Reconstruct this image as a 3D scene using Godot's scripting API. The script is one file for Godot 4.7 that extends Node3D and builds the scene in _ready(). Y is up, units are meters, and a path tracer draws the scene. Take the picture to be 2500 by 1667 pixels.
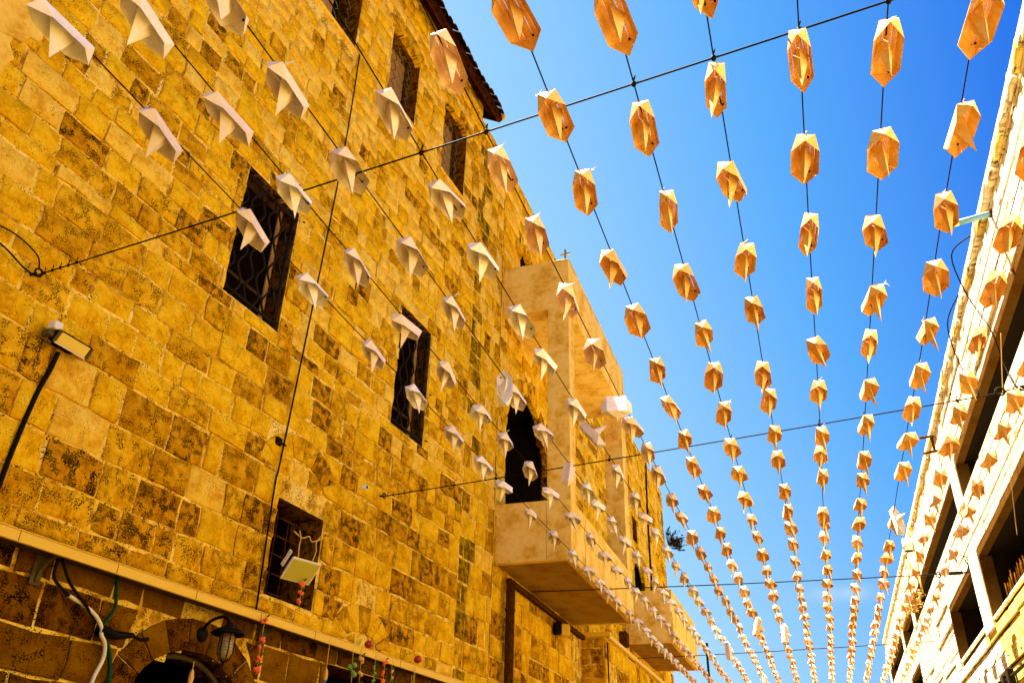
extends Node3D
# A narrow old-town street seen from below: strings of folded paper boats over the lane, a stone facade on the left, sunlit concrete on the right.

const EXPOSURE := 8.6
const SUN := Vector3(-0.36, 1.0, -0.10)      # towards the sun
const CORD_Y := 5.66                          # height of the cords
const BOAT := 0.385                            # length of a boat's flat back
const CAM_RIGHT := Vector3(0.94835943, 0.02383919, -0.31630063)
const CAM_UP := Vector3(0.13707904, 0.86844643, 0.4764558)
const CAM_FWD := Vector3(-0.28604847, 0.49520954, -0.82033151)
const EYE := Vector3(0, 1.6, 0)
const FOCAL := 0.8304                         # focal length over the picture's width

var used := {}
var rng := RandomNumberGenerator.new()
var M := {}
var stone_mats: Array = []
var shaded_stone: Array = []
var board_mats: Array = []
var yellow_board_mats: Array = []

# ------------------------------------------------------------------ naming

func numbered(called: String, parent: Node) -> String:
	var key := str(parent.get_instance_id()) + called
	var n: int = used.get(key, 0)
	used[key] = n + 1
	return called if n == 0 else "%s_%03d" % [called, n]

func obj(called: String, mesh: Mesh, mat: Material, parent: Node) -> MeshInstance3D:
	var o := MeshInstance3D.new()
	o.name = numbered(called, parent)
	o.mesh = mesh
	if mat: o.material_override = mat
	parent.add_child(o, true)
	return o

func tag(o: Node, label: String, category: String, group := "", kind := "") -> void:
	if label: o.set_meta("label", label)
	if category: o.set_meta("category", category)
	if group: o.set_meta("group", group)
	if kind: o.set_meta("kind", kind)

func thing(called: String, label: String, category: String, at := Transform3D.IDENTITY, group := "") -> Node3D:
	var o := Node3D.new()
	o.name = numbered(called, self)
	o.transform = at
	add_child(o, true)
	tag(o, label, category, group)
	return o

func part(called: String, parent: Node, at := Transform3D.IDENTITY) -> Node3D:
	var o := Node3D.new()
	o.name = numbered(called, parent)
	o.transform = at
	parent.add_child(o, true)
	return o

# ------------------------------------------------------------------ shapes

func start() -> SurfaceTool:
	var st := SurfaceTool.new()
	st.begin(Mesh.PRIMITIVE_TRIANGLES)
	return st

func finish(st: SurfaceTool) -> ArrayMesh:
	st.generate_normals()
	return st.commit()

func tri(st: SurfaceTool, a: Vector3, b: Vector3, c: Vector3) -> void:   # counterclockwise from the front
	st.add_vertex(a); st.add_vertex(c); st.add_vertex(b)

func quad(st: SurfaceTool, a: Vector3, b: Vector3, c: Vector3, d: Vector3) -> void:
	tri(st, a, b, c); tri(st, a, c, d)

func box(st: SurfaceTool, lo: Vector3, hi: Vector3, xf := Transform3D.IDENTITY, bevel := 0.0) -> void:
	st.set_smooth_group(-1)
	if bevel > 0.0:
		var c := (lo + hi) * 0.5
		var e := (hi - lo) * 0.5
		var axes := [Vector3.RIGHT, Vector3.UP, Vector3.BACK]
		for k in 3:
			for s in [-1.0, 1.0]:
				var n: Vector3 = axes[k] * s
				var u: Vector3 = axes[(k + 1) % 3]
				var v: Vector3 = axes[(k + 2) % 3] * s
				var f := c + n * (e[k])
				var eu: float = e[(k + 1) % 3] - bevel
				var ev: float = e[(k + 2) % 3] - bevel
				quad(st, xf * (f - u * eu - v * ev), xf * (f + u * eu - v * ev), xf * (f + u * eu + v * ev), xf * (f - u * eu + v * ev))
		for k in 3:
			var i := (k + 1) % 3
			var j := (k + 2) % 3
			for si in [-1.0, 1.0]:
				for sj in [-1.0, 1.0]:
					var w: Vector3 = axes[k] * (e[k] - bevel)
					var p1: Vector3 = c + axes[i] * si * e[i] + axes[j] * sj * (e[j] - bevel)
					var p2: Vector3 = c + axes[i] * si * (e[i] - bevel) + axes[j] * sj * e[j]
					if si * sj > 0: quad(st, xf * (p1 - w), xf * (p2 - w), xf * (p2 + w), xf * (p1 + w))
					else: quad(st, xf * (p1 + w), xf * (p2 + w), xf * (p2 - w), xf * (p1 - w))
		return
	var p: Array = []
	for i in 8:
		p.append(xf * Vector3(hi.x if i & 1 else lo.x, hi.y if i & 2 else lo.y, hi.z if i & 4 else lo.z))
	quad(st, p[4], p[5], p[7], p[6]); quad(st, p[1], p[0], p[2], p[3])
	quad(st, p[5], p[1], p[3], p[7]); quad(st, p[0], p[4], p[6], p[2])
	quad(st, p[6], p[7], p[3], p[2]); quad(st, p[0], p[1], p[5], p[4])

func box_mesh(lo: Vector3, hi: Vector3, bevel := 0.0) -> ArrayMesh:
	var st := start()
	box(st, lo, hi, Transform3D.IDENTITY, bevel)
	return finish(st)

func tube(st: SurfaceTool, pts: Array, r: float, sides := 6, r_end := -1.0) -> void:
	st.set_smooth_group(0)
	var rings: Array = []
	var side := Vector3.UP
	for i in pts.size():
		var t: Vector3 = (pts[mini(i + 1, pts.size() - 1)] - pts[maxi(i - 1, 0)]).normalized()
		if i == 0:
			side = t.cross(Vector3.UP if absf(t.y) < 0.9 else Vector3.RIGHT).normalized()
		side = (side - t * side.dot(t)).normalized()
		var up := side.cross(t)
		var rr := r if r_end < 0.0 else lerpf(r, r_end, float(i) / (pts.size() - 1))
		var ring: Array = []
		for k in sides:
			var a := TAU * k / sides
			ring.append(pts[i] + (side * cos(a) + up * sin(a)) * rr)
		rings.append(ring)
	for i in pts.size() - 1:
		for k in sides:
			var m := (k + 1) % sides
			quad(st, rings[i][m], rings[i][k], rings[i + 1][k], rings[i + 1][m])
	for k in range(1, sides - 1):
		tri(st, rings[0][0], rings[0][k], rings[0][k + 1])
		tri(st, rings[-1][0], rings[-1][k + 1], rings[-1][k])

func tube_mesh(pts: Array, r: float, sides := 6, r_end := -1.0) -> ArrayMesh:
	var st := start()
	tube(st, pts, r, sides, r_end)
	return finish(st)

func smooth_path(pts: Array, each := 5) -> Array:
	var c := Curve3D.new()
	for i in pts.size():
		var t: Vector3 = (pts[mini(i + 1, pts.size() - 1)] - pts[maxi(i - 1, 0)]) / 6.0
		c.add_point(pts[i], -t, t)
	var out: Array = []
	for i in pts.size() - 1:
		for k in each:
			out.append(c.sample(i, float(k) / each))
	out.append(pts[-1])
	return out

func sag(a: Vector3, b: Vector3, drop: float, n := 10) -> Array:
	var out: Array = []
	for i in n + 1:
		var t := float(i) / n
		out.append(a.lerp(b, t) + Vector3.DOWN * drop * 4.0 * t * (1.0 - t))
	return out

func lathe(st: SurfaceTool, profile: Array, at: Vector3, sides := 16, axis := Basis.IDENTITY) -> void:   # profile: Vector2(radius, height), bottom to top
	st.set_smooth_group(0)
	for i in profile.size() - 1:
		for k in sides:
			var a := TAU * k / sides
			var b := TAU * (k + 1) / sides
			var q := func(p: Vector2, t: float) -> Vector3: return at + axis * Vector3(cos(t) * p.x, p.y, -sin(t) * p.x)
			quad(st, q.call(profile[i], a), q.call(profile[i], b), q.call(profile[i + 1], b), q.call(profile[i + 1], a))

func ball(st: SurfaceTool, at: Vector3, r: float, squash := 1.0) -> void:
	var prof: Array = []
	for i in 7:
		var t := -PI / 2 + PI * i / 6
		prof.append(Vector2(maxf(cos(t) * r, 0.0004), sin(t) * r * squash))
	lathe(st, prof, at, 10)

# ------------------------------------------------------------------ materials

func noise_img(w: int, h: int, freq: float, sd: int, oct := 4, kind := FastNoiseLite.TYPE_SIMPLEX_SMOOTH) -> PackedByteArray:
	var n := FastNoiseLite.new()
	n.noise_type = kind
	n.seed = sd
	n.frequency = freq
	n.fractal_octaves = oct
	var im := n.get_seamless_image(w, h)
	if w != h: im.resize(maxi(w, h), maxi(w, h), Image.INTERPOLATE_BILINEAR)
	im.convert(Image.FORMAT_L8)
	return im.get_data()

func stone_texture(sd: int, base: Color, light: Color, dark: Color, pits: float, streak := 0.0) -> Array:
	var s := 512
	var a := noise_img(s, s, 0.006, sd, 5)
	var b := noise_img(s, s, 0.03, sd + 1, 4)
	var c := noise_img(352, s, 0.125, sd + 2, 2)
	var d := noise_img(s, s, 0.012, sd + 3, 3)
	var e := noise_img(s, s, 0.16, sd + 4, 2)
	var col := PackedByteArray()
	col.resize(s * s * 3)
	var hgt := PackedByteArray()
	hgt.resize(s * s)
	var br := base.r; var bg := base.g; var bb := base.b
	for i in s * s:
		var m := a[i] / 255.0
		var f := b[i] / 255.0
		var g := e[i] / 255.0
		var t := clampf((m - 0.5) * 2.1 + (f - 0.5) * 1.3 + (g - 0.5) * 0.6, -1.0, 1.0)
		var zone := clampf((d[i] / 255.0 - 0.36) * 3.0, 0.0, 1.0)
		var pit := clampf((c[i] / 255.0 - (0.86 - pits * (0.12 + 0.46 * zone))) * 8.0, 0.0, 1.0) if pits > 0.0 else 0.0
		var r := br + (light.r - br) * t if t > 0.0 else br + (br - dark.r) * t
		var gg := bg + (light.g - bg) * t if t > 0.0 else bg + (bg - dark.g) * t
		var bl := bb + (light.b - bb) * t if t > 0.0 else bb + (bb - dark.b) * t
		var k := 1.0 - pit * 0.88
		col[i * 3] = int(clampf(r * k, 0.0, 1.0) * 255.0)
		col[i * 3 + 1] = int(clampf(gg * k, 0.0, 1.0) * 255.0)
		col[i * 3 + 2] = int(clampf(bl * k, 0.0, 1.0) * 255.0)
		hgt[i] = int(clampf(0.62 + (f - 0.5) * 0.28 + (g - 0.5) * 0.16 - pit * 0.55, 0.0, 1.0) * 255.0)
	var ci := Image.create_from_data(s, s, false, Image.FORMAT_RGB8, col)
	var hi := Image.create_from_data(s, s, false, Image.FORMAT_L8, hgt)
	return [ImageTexture.create_from_image(ci), ImageTexture.create_from_image(hi)]

# Concrete cast against boards, its paint flaking off along the grain (which runs along the texture's rows).
func concrete_texture(sd: int, base: Color, worn: Color, amount: float) -> Array:
	var s := 512
	var a := noise_img(64, s, 0.05, sd, 4)
	var b := noise_img(24, s, 0.11, sd + 1, 2)
	var c := noise_img(s, s, 0.014, sd + 2, 4)
	var e := noise_img(s, s, 0.13, sd + 3, 2)
	var col := PackedByteArray()
	col.resize(s * s * 3)
	var hgt := PackedByteArray()
	hgt.resize(s * s)
	for i in s * s:
		var g := e[i] / 255.0
		var patch := clampf((c[i] / 255.0 - 0.60 + amount * 0.30) * 2.5, 0.0, 1.0)
		var flake := clampf((a[i] / 255.0 * 0.75 + g * 0.25 - 0.56) * 7.0, 0.0, 1.0) * patch
		var line := clampf((b[i] / 255.0 - 0.70) * 9.0, 0.0, 1.0) * clampf((c[i] / 255.0 - 0.45) * 5.0, 0.0, 1.0)
		var t := clampf(flake * 0.85 + line * 0.8 + (g - 0.5) * 0.25, 0.0, 1.0)
		var k := 1.0 - line * 0.6
		col[i * 3] = int(clampf(lerpf(base.r, worn.r, t) * k, 0.0, 1.0) * 255.0)
		col[i * 3 + 1] = int(clampf(lerpf(base.g, worn.g, t) * k, 0.0, 1.0) * 255.0)
		col[i * 3 + 2] = int(clampf(lerpf(base.b, worn.b, t) * k, 0.0, 1.0) * 255.0)
		hgt[i] = int(clampf(0.70 + (g - 0.5) * 0.2 - flake * 0.3 - line * 0.4, 0.0, 1.0) * 255.0)
	return [ImageTexture.create_from_image(Image.create_from_data(s, s, false, Image.FORMAT_RGB8, col)), ImageTexture.create_from_image(Image.create_from_data(s, s, false, Image.FORMAT_L8, hgt))]

func textured(tex: Array, scale: Vector3, offset: Vector3, tint := Color.WHITE, rough := 0.92, relief := 1.2) -> StandardMaterial3D:
	var m := StandardMaterial3D.new()
	m.albedo_texture = tex[0]
	m.albedo_color = tint
	m.roughness = rough
	m.metallic_specular = 0.06
	m.uv1_triplanar = true
	m.uv1_world_triplanar = true
	m.uv1_scale = scale
	m.uv1_offset = offset
	if relief > 0.0:
		m.heightmap_enabled = true
		m.heightmap_texture = tex[1]
		m.heightmap_scale = relief
	return m

func plain(c: Color, rough := 0.7, metal := 0.0) -> StandardMaterial3D:   # c is a real-world (linear) base colour
	var m := StandardMaterial3D.new()
	m.albedo_color = c.linear_to_srgb()
	m.roughness = rough
	m.metallic = metal
	if maxf(c.r, maxf(c.g, c.b)) < 0.13 and metal == 0.0: m.metallic_specular = 0.15
	return m

func L(r: float, g: float, b: float) -> Color:   # linear to what textures hold
	return Color(r, g, b).linear_to_srgb()

func materials() -> void:
	var sandy := stone_texture(11, L(0.79, 0.455, 0.006), L(0.88, 0.61, 0.03), L(0.54, 0.26, 0.003), 0.34)
	var pitted := stone_texture(23, L(0.73, 0.395, 0.006), L(0.86, 0.55, 0.024), L(0.44, 0.19, 0.003), 0.62)
	var rotten := stone_texture(37, L(0.61, 0.30, 0.005), L(0.78, 0.45, 0.018), L(0.31, 0.125, 0.003), 0.86)
	var pale := stone_texture(41, L(0.82, 0.52, 0.04), L(0.88, 0.66, 0.12), L(0.62, 0.31, 0.015), 0.30)
	var mort := stone_texture(53, L(0.83, 0.56, 0.06), L(0.92, 0.72, 0.22), L(0.34, 0.15, 0.008), 0.45)
	for k in 3:
		var o := Vector3(0.37 * k, 0.61 * k, 0.23 * k)
		var sc := Vector3.ONE * (0.85 + 0.13 * k)
		stone_mats.append(textured(sandy, sc, o, Color(1, 1, 1), 0.92, 1.1))
		stone_mats.append(textured(pitted, sc, o, Color(1, 1, 1) if k != 1 else Color(0.93, 0.9, 0.86), 0.92, 1.9))
		stone_mats.append(textured(rotten, sc, o, Color(1, 0.98, 0.95), 0.94, 2.6))
	stone_mats.append(textured(pale, Vector3.ONE, Vector3.ZERO, Color.WHITE, 0.92, 1.0))
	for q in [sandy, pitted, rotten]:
		shaded_stone.append(textured(q, Vector3.ONE * 0.9, Vector3(0.15, 0.35, 0.55), Color(0.55, 0.48, 0.44), 0.94, 1.6))  # darker copies of the stone, painting in the shade of the low wall
	M.stain = textured(rotten, Vector3.ONE * 0.9, Vector3(0.55, 0.15, 0.35), Color(0.84, 0.90, 0.74), 0.94, 1.8)
	M.mortar = textured(mort, Vector3.ONE * 0.7, Vector3(0.2, 0.1, 0.4), Color.WHITE, 0.95, 1.5)
	var render := stone_texture(61, L(0.83, 0.56, 0.11), L(0.87, 0.64, 0.18), L(0.66, 0.37, 0.04), 0.0)
	M.reveal_shade = textured(rotten, Vector3.ONE * 1.1, Vector3(0.4, 0.2, 0.6), Color(0.62, 0.55, 0.5), 0.95, 2.0)  # darkened stone that paints shade into the window reveals
	M.plaster = textured(render, Vector3.ONE * 0.45, Vector3.ZERO, Color.WHITE, 0.9, 0.5)
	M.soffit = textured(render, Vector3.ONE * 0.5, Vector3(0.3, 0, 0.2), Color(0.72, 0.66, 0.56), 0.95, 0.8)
	M.patch = textured(render, Vector3.ONE * 0.8, Vector3(0.1, 0.4, 0.2), Color(1.0, 0.98, 0.8), 0.9, 0.8)
	# board-marked concrete with flaked paint: streaks run along the street
	var conc := concrete_texture(71, L(0.88, 0.80, 0.58), L(0.13, 0.065, 0.010), 0.72)
	var conc2 := concrete_texture(83, L(0.84, 0.72, 0.46), L(0.09, 0.042, 0.006), 0.90)
	var yel := concrete_texture(97, L(0.82, 0.62, 0.14), L(0.12, 0.055, 0.006), 0.75)
	for k in 3:
		board_mats.append(textured(conc if k != 1 else conc2, Vector3.ONE * (0.40 + 0.07 * k), Vector3(0.3 * k, 0.17 * k, 0.41 * k), Color.WHITE, 0.9, 0.8))
		yellow_board_mats.append(textured(yel, Vector3.ONE * (0.40 + 0.07 * k), Vector3(0.2 * k, 0.33 * k, 0.27 * k), Color.WHITE, 0.9, 0.8))
	M.joint = textured(conc2, Vector3.ONE * 0.6, Vector3.ZERO, Color(0.30, 0.20, 0.10), 0.95, 1.0)
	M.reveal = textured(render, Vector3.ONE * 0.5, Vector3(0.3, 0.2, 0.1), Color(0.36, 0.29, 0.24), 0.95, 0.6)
	M.paving = textured(pale, Vector3.ONE * 0.4, Vector3.ZERO, Color(0.48, 0.48, 0.66), 0.95, 1.0)
	M.rust = textured(rotten, Vector3.ONE * 3.0, Vector3.ZERO, Color(0.5, 0.42, 0.36), 0.8, 1.0)
	# one paper with its lighting painted in: white, pinkish cream, golden tan; clean or stained
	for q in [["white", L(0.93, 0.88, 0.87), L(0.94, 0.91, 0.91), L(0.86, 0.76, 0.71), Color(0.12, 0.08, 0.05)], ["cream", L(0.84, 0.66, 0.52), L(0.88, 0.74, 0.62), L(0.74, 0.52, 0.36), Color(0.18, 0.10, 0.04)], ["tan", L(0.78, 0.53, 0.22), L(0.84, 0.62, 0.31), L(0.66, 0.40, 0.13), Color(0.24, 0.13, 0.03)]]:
		var kinds: Array = []
		for k in 2:
			var tex := stone_texture(113 + k * 7, q[1], q[2], q[3], 0.0 if k == 0 else 0.16)
			for j in 2:
				var pm := StandardMaterial3D.new()
				pm.albedo_texture = tex[0]
				pm.albedo_color = Color.WHITE if j == 0 else Color(0.94, 0.90, 0.87)
				pm.uv1_triplanar = true
				pm.uv1_scale = Vector3.ONE * (1.3 + 0.5 * j)
				pm.uv1_offset = Vector3(0.3 * j, 0.5 * j, 0.1)
				pm.roughness = 0.7
				pm.backlight_enabled = true
				pm.backlight = q[4]
				kinds.append(pm)
		M["paper_" + q[0]] = kinds
	M.cord = plain(Color(0.006, 0.004, 0.002), 0.8)
	M.cable = plain(Color(0.010, 0.007, 0.002), 0.7)
	M.black = plain(Color(0.008, 0.006, 0.004), 0.6)
	M.iron = plain(Color(0.018, 0.012, 0.006), 0.65)
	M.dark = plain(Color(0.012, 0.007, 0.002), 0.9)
	M.wood = plain(Color(0.42, 0.22, 0.03), 0.7)
	M.wood_dark = plain(Color(0.06, 0.03, 0.008), 0.7)
	M.ledge = plain(Color(0.78, 0.50, 0.025), 0.6)
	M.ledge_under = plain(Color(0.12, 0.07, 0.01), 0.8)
	M.verdigris = plain(Color(0.12, 0.17, 0.08), 0.6)
	M.white = plain(Color(0.78, 0.74, 0.62), 0.5)
	M.lens = plain(Color(0.55, 0.50, 0.08), 0.25)
	M.led = plain(Color(0.80, 0.60, 0.10), 0.4)
	M.grey = plain(Color(0.10, 0.075, 0.03), 0.5)
	M.red = plain(Color(0.88, 0.12, 0.012), 0.6)
	M.crimson = plain(Color(0.35, 0.012, 0.008), 0.4)
	M.green = plain(Color(0.16, 0.36, 0.02), 0.5)
	M.peach = plain(Color(0.72, 0.38, 0.05), 0.55)
	M.yellow = plain(Color(0.85, 0.66, 0.02), 0.5)
	M.leaf = plain(Color(0.05, 0.08, 0.015), 0.7)
	M.drygrass = plain(Color(0.42, 0.22, 0.015), 0.8)
	M.hose_white = plain(Color(0.75, 0.68, 0.48), 0.5)
	M.hose_green = plain(Color(0.004, 0.05, 0.02), 0.45)
	M.blue = plain(Color(0.03, 0.16, 0.32), 0.3)
	M.pipe_blue = plain(Color(0.10, 0.26, 0.36), 0.5)
	M.tile = textured(rotten, Vector3.ONE * 2.0, Vector3.ZERO, Color(0.42, 0.30, 0.24), 0.85, 1.0)
	M.eave = textured(rotten, Vector3.ONE * 1.0, Vector3.ZERO, Color(0.30, 0.22, 0.15), 0.9, 1.0)
	M.steel = plain(Color(0.30, 0.25, 0.16), 0.4, 0.7)
	var gl := StandardMaterial3D.new()
	gl.albedo_color = Color(0.9, 0.9, 0.8, 0.25)
	gl.transparency = BaseMaterial3D.TRANSPARENCY_ALPHA
	gl.roughness = 0.1
	M.glass = gl

# ------------------------------------------------------------------ masonry

# An opening: {s0, s1, y0, y1, rise}: rise > 0 adds an arch of that height above y1.
func open_span(o: Dictionary, y: float, grow := 0.0) -> Vector2:
	var c: float = (o.s0 + o.s1) * 0.5
	var hw: float = (o.s1 - o.s0) * 0.5 + grow
	if y <= o.y0 or y >= o.y1 + o.rise + (grow if o.rise > 0.0 else 0.0): return Vector2(1, -1)
	if y <= o.y1: return Vector2(c - (o.s1 - o.s0) * 0.5, c + (o.s1 - o.s0) * 0.5)
	var k: float = (y - o.y1) / (o.rise + grow)
	hw *= sqrt(maxf(0.0, 1.0 - k * k))
	return Vector2(c - hw, c + hw)

func wall_shell(s0: float, s1: float, y0: float, y1: float, h0: float, h1: float, openings: Array, front: Material, side: Material) -> ArrayMesh:
	var xs := [s0, s1]
	var ys := [y0, y1]
	for o in openings:
		xs.append_array([o.s0, o.s1])
		ys.append_array([o.y0, o.y1])
		if o.rise > 0.0:
			for k in 9:
				var a := PI * k / 8
				xs.append((o.s0 + o.s1) * 0.5 + cos(a) * (o.s1 - o.s0) * 0.5)
				ys.append(o.y1 + sin(a) * o.rise)
	xs = sorted_cuts(xs, s0, s1)
	ys = sorted_cuts(ys, y0, y1)
	var nx := xs.size() - 1
	var ny := ys.size() - 1
	var solid := func(i: int, j: int) -> bool:
		if i < 0 or j < 0 or i >= nx or j >= ny: return false
		var cs: float = (xs[i] + xs[i + 1]) * 0.5
		var cy: float = (ys[j] + ys[j + 1]) * 0.5
		for o in openings:
			var sp := open_span(o, cy)
			if cs > sp.x and cs < sp.y: return false
		return true
	var st := start()
	st.set_smooth_group(-1)
	var rv := start()
	rv.set_smooth_group(-1)
	for i in nx:
		for j in ny:
			if not solid.call(i, j): continue
			var a: float = xs[i]; var b: float = xs[i + 1]; var c: float = ys[j]; var d: float = ys[j + 1]
			quad(st, Vector3(a, c, h1), Vector3(b, c, h1), Vector3(b, d, h1), Vector3(a, d, h1))
			quad(st, Vector3(b, c, h0), Vector3(a, c, h0), Vector3(a, d, h0), Vector3(b, d, h0))
			if not solid.call(i + 1, j): quad(rv, Vector3(b, c, h1), Vector3(b, c, h0), Vector3(b, d, h0), Vector3(b, d, h1))
			if not solid.call(i - 1, j): quad(rv, Vector3(a, c, h0), Vector3(a, c, h1), Vector3(a, d, h1), Vector3(a, d, h0))
			if not solid.call(i, j + 1): quad(rv, Vector3(a, d, h1), Vector3(b, d, h1), Vector3(b, d, h0), Vector3(a, d, h0))
			if not solid.call(i, j - 1): quad(rv, Vector3(a, c, h0), Vector3(b, c, h0), Vector3(b, c, h1), Vector3(a, c, h1))
	var mesh := finish(st)
	rv.generate_normals()
	rv.commit(mesh)
	mesh.surface_set_material(0, front)
	mesh.surface_set_material(1, side)
	return mesh

func sorted_cuts(v: Array, lo: float, hi: float) -> Array:
	v.sort()
	var out := [lo]
	for x in v:
		if x > out[-1] + 0.003 and x < hi - 0.003: out.append(x)
	out.append(hi)
	return out

# One dressed stone on the quad p (counterclockwise from the front), back at h0, face about h1.
func stone(st: SurfaceTool, p: Array, h0: float, h1: float, rough := 0.017) -> void:
	var o: Array = []
	for k in 4:
		var a: Vector2 = p[k]
		var b: Vector2 = p[(k + 1) % 4]
		o.append(a + Vector2(rng.randf_range(-1, 1), rng.randf_range(-1, 1)) * rough * 0.7)
		o.append(a.lerp(b, rng.randf_range(0.4, 0.6)) + Vector2(rng.randf_range(-1, 1), rng.randf_range(-1, 1)) * rough)
	var c := Vector2.ZERO
	for q in o: c += q / 8.0
	var back: Array = []
	var rim: Array = []
	var face: Array = []
	var tilt := Vector2(rng.randf_range(-1, 1), rng.randf_range(-1, 1)) * 0.02
	for q in o:
		var toward: Vector2 = (c - q)
		var inset: float = minf(rng.randf_range(0.012, 0.034), toward.length() * 0.3)
		var f: Vector2 = q + toward.normalized() * inset
		back.append(Vector3(q.x, q.y, h0))
		rim.append(Vector3(q.x, q.y, h1 - rng.randf_range(0.010, 0.022)))
		face.append(Vector3(f.x, f.y, h1 + tilt.dot(f - c) + rng.randf_range(-0.005, 0.004)))
	var mid := Vector3(c.x, c.y, h1 + rng.randf_range(-0.004, 0.008))
	for k in 8:
		var m := (k + 1) % 8
		st.set_smooth_group(-1)
		quad(st, back[k], back[m], rim[m], rim[k])
		st.set_smooth_group(0)
		quad(st, rim[k], rim[m], face[m], face[k])
		tri(st, mid, face[k], face[m])

func seen_size(w: Vector3, area: float) -> float:   # how large it shows in the photograph
	var d := w - EYE
	var z := d.dot(CAM_FWD)
	if z < 0.5: return 0.0
	var u := FOCAL * d.dot(CAM_RIGHT) / z
	var v := FOCAL * d.dot(CAM_UP) / z
	if absf(u) > 0.52 or absf(v) > 0.355: return 0.0
	return area / (z * z)

# Courses of stones over a wall. The 300 that show largest become parts, the rest one part.
func masonry(parent: Node3D, world: Transform3D, s0: float, s1: float, y0: float, y1: float, openings: Array, keep_out: Array, course := 0.30, width := 0.42, face := 0.012, most := 300, stained := false) -> void:
	var list: Array = []
	var y := y0
	while y < y1 - 0.06:
		var grow := lerpf(1.22, 0.95, clampf((y - 3.0) / 6.0, 0.0, 1.0))
		var h := course * grow * rng.randf_range(0.80, 1.2)
		for o in openings + keep_out:       # courses meet the sills and lintels
			for e in [o.y0, o.y1 + o.rise]:
				if e > y + 0.15 and e < y + 0.46 and absf(e - y - h) < 0.2: h = e - y
		if y + h > y1 - 0.12: h = y1 - y
		var cuts := [s0]
		var s := s0 - rng.randf() * width * 0.5
		while s < s1:
			s += width * grow * rng.randf_range(0.6, 1.6)
			if s > s0 + 0.12 and s < s1 - 0.12: cuts.append(s)
		cuts.append(s1)
		for i in cuts.size() - 1:
			var spans := [[cuts[i], cuts[i + 1], cuts[i], cuts[i + 1]]]     # left and right at the foot, left and right at the head
			for o in openings + keep_out:
				var g: float = o.get("ring", 0.0)
				var lo := open_span(o, y + 0.02, g)
				var hi := open_span(o, y + h - 0.02, g)
				var mid := open_span(o, y + h * 0.5, g)
				if mid.y < mid.x and lo.y < lo.x and hi.y < hi.x: continue
				if lo.y < lo.x: lo = mid if o.y0 > y else lo
				if hi.y < hi.x and mid.y > mid.x: hi = Vector2((mid.x + mid.y) * 0.5, (mid.x + mid.y) * 0.5) if o.rise > 0.0 else mid
				if lo.y < lo.x: lo = hi
				if hi.y < hi.x: hi = lo
				var next: Array = []
				for q in spans:
					if lo.y <= q[0] and hi.y <= q[2] or lo.x >= q[1] and hi.x >= q[3]:
						next.append(q)
						continue
					var left := [q[0], minf(q[1], lo.x), q[2], minf(q[3], hi.x)]
					var right := [maxf(q[0], lo.y), q[1], maxf(q[2], hi.y), q[3]]
					if left[1] - left[0] > 0.05 and left[3] - left[2] > 0.05: next.append(left)
					if right[1] - right[0] > 0.05 and right[3] - right[2] > 0.05: next.append(right)
				spans = next
			for q in spans:
				var top := y + h
				var foot := y
				for o in openings + keep_out:     # a window head or sill inside this course
					if o.rise > 0.0 or q[0] < o.s0 - 0.01 and q[1] > o.s1 + 0.01: continue
				list.append([q, foot, top])
		y += h
	var g := 0.014
	var ranked: Array = []
	for e in list:
		var q: Array = e[0]
		var p := [Vector2(q[0] + g, e[1] + g), Vector2(q[1] - g, e[1] + g), Vector2(q[3] - g, e[2] - g), Vector2(q[2] + g, e[2] - g)]
		var c := Vector3((q[0] + q[1]) * 0.5, (e[1] + e[2]) * 0.5, 0)
		ranked.append([seen_size(world * c, (q[1] - q[0]) * (e[2] - e[1])), p, c])
	ranked.sort_custom(func(a, b): return a[0] > b[0])
	var joined := {}
	for i in ranked.size():
		var p: Array = ranked[i][1]
		var c: Vector3 = ranked[i][2]
		var low := clampf((7.0 - c.y) / 5.0, 0.0, 1.0)
		var pick := rng.randf()
		var kind := 0
		if pick > 0.55 - low * 0.38: kind = 1
		if pick > 0.91 - low * 0.36: kind = 2
		var mat: Material = stone_mats[kind + 3 * rng.randi_range(0, 2)]
		if rng.randf() < (0.03 if c.y < 6.5 else (0.24 if c.y < 9.0 else 0.42)): mat = stone_mats[9]  # more pale stones higher up paint in the brighter light there
		if c.y < 3.46: mat = shaded_stone[kind]  # shade below the rail, painted by tint
		if stained and c.x < 13.55 and rng.randf() < 0.6: mat = M.stain
		var proud := face + rng.randf_range(-0.008, 0.020)
		if i < most and ranked[i][0] > 0.0:
			var st := start()
			stone(st, p, -0.14, proud)
			obj("stone", finish(st), mat, parent)
		else:
			if not joined.has(mat): joined[mat] = start()
			stone(joined[mat], p, -0.14, proud)
	var all := ArrayMesh.new()
	for mat in joined:
		joined[mat].generate_normals()
		joined[mat].commit(all)
		all.surface_set_material(all.get_surface_count() - 1, mat)
	var rest := obj("stone_facing", all, null, parent)
	rest.set_meta("kind", "stuff")

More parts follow.
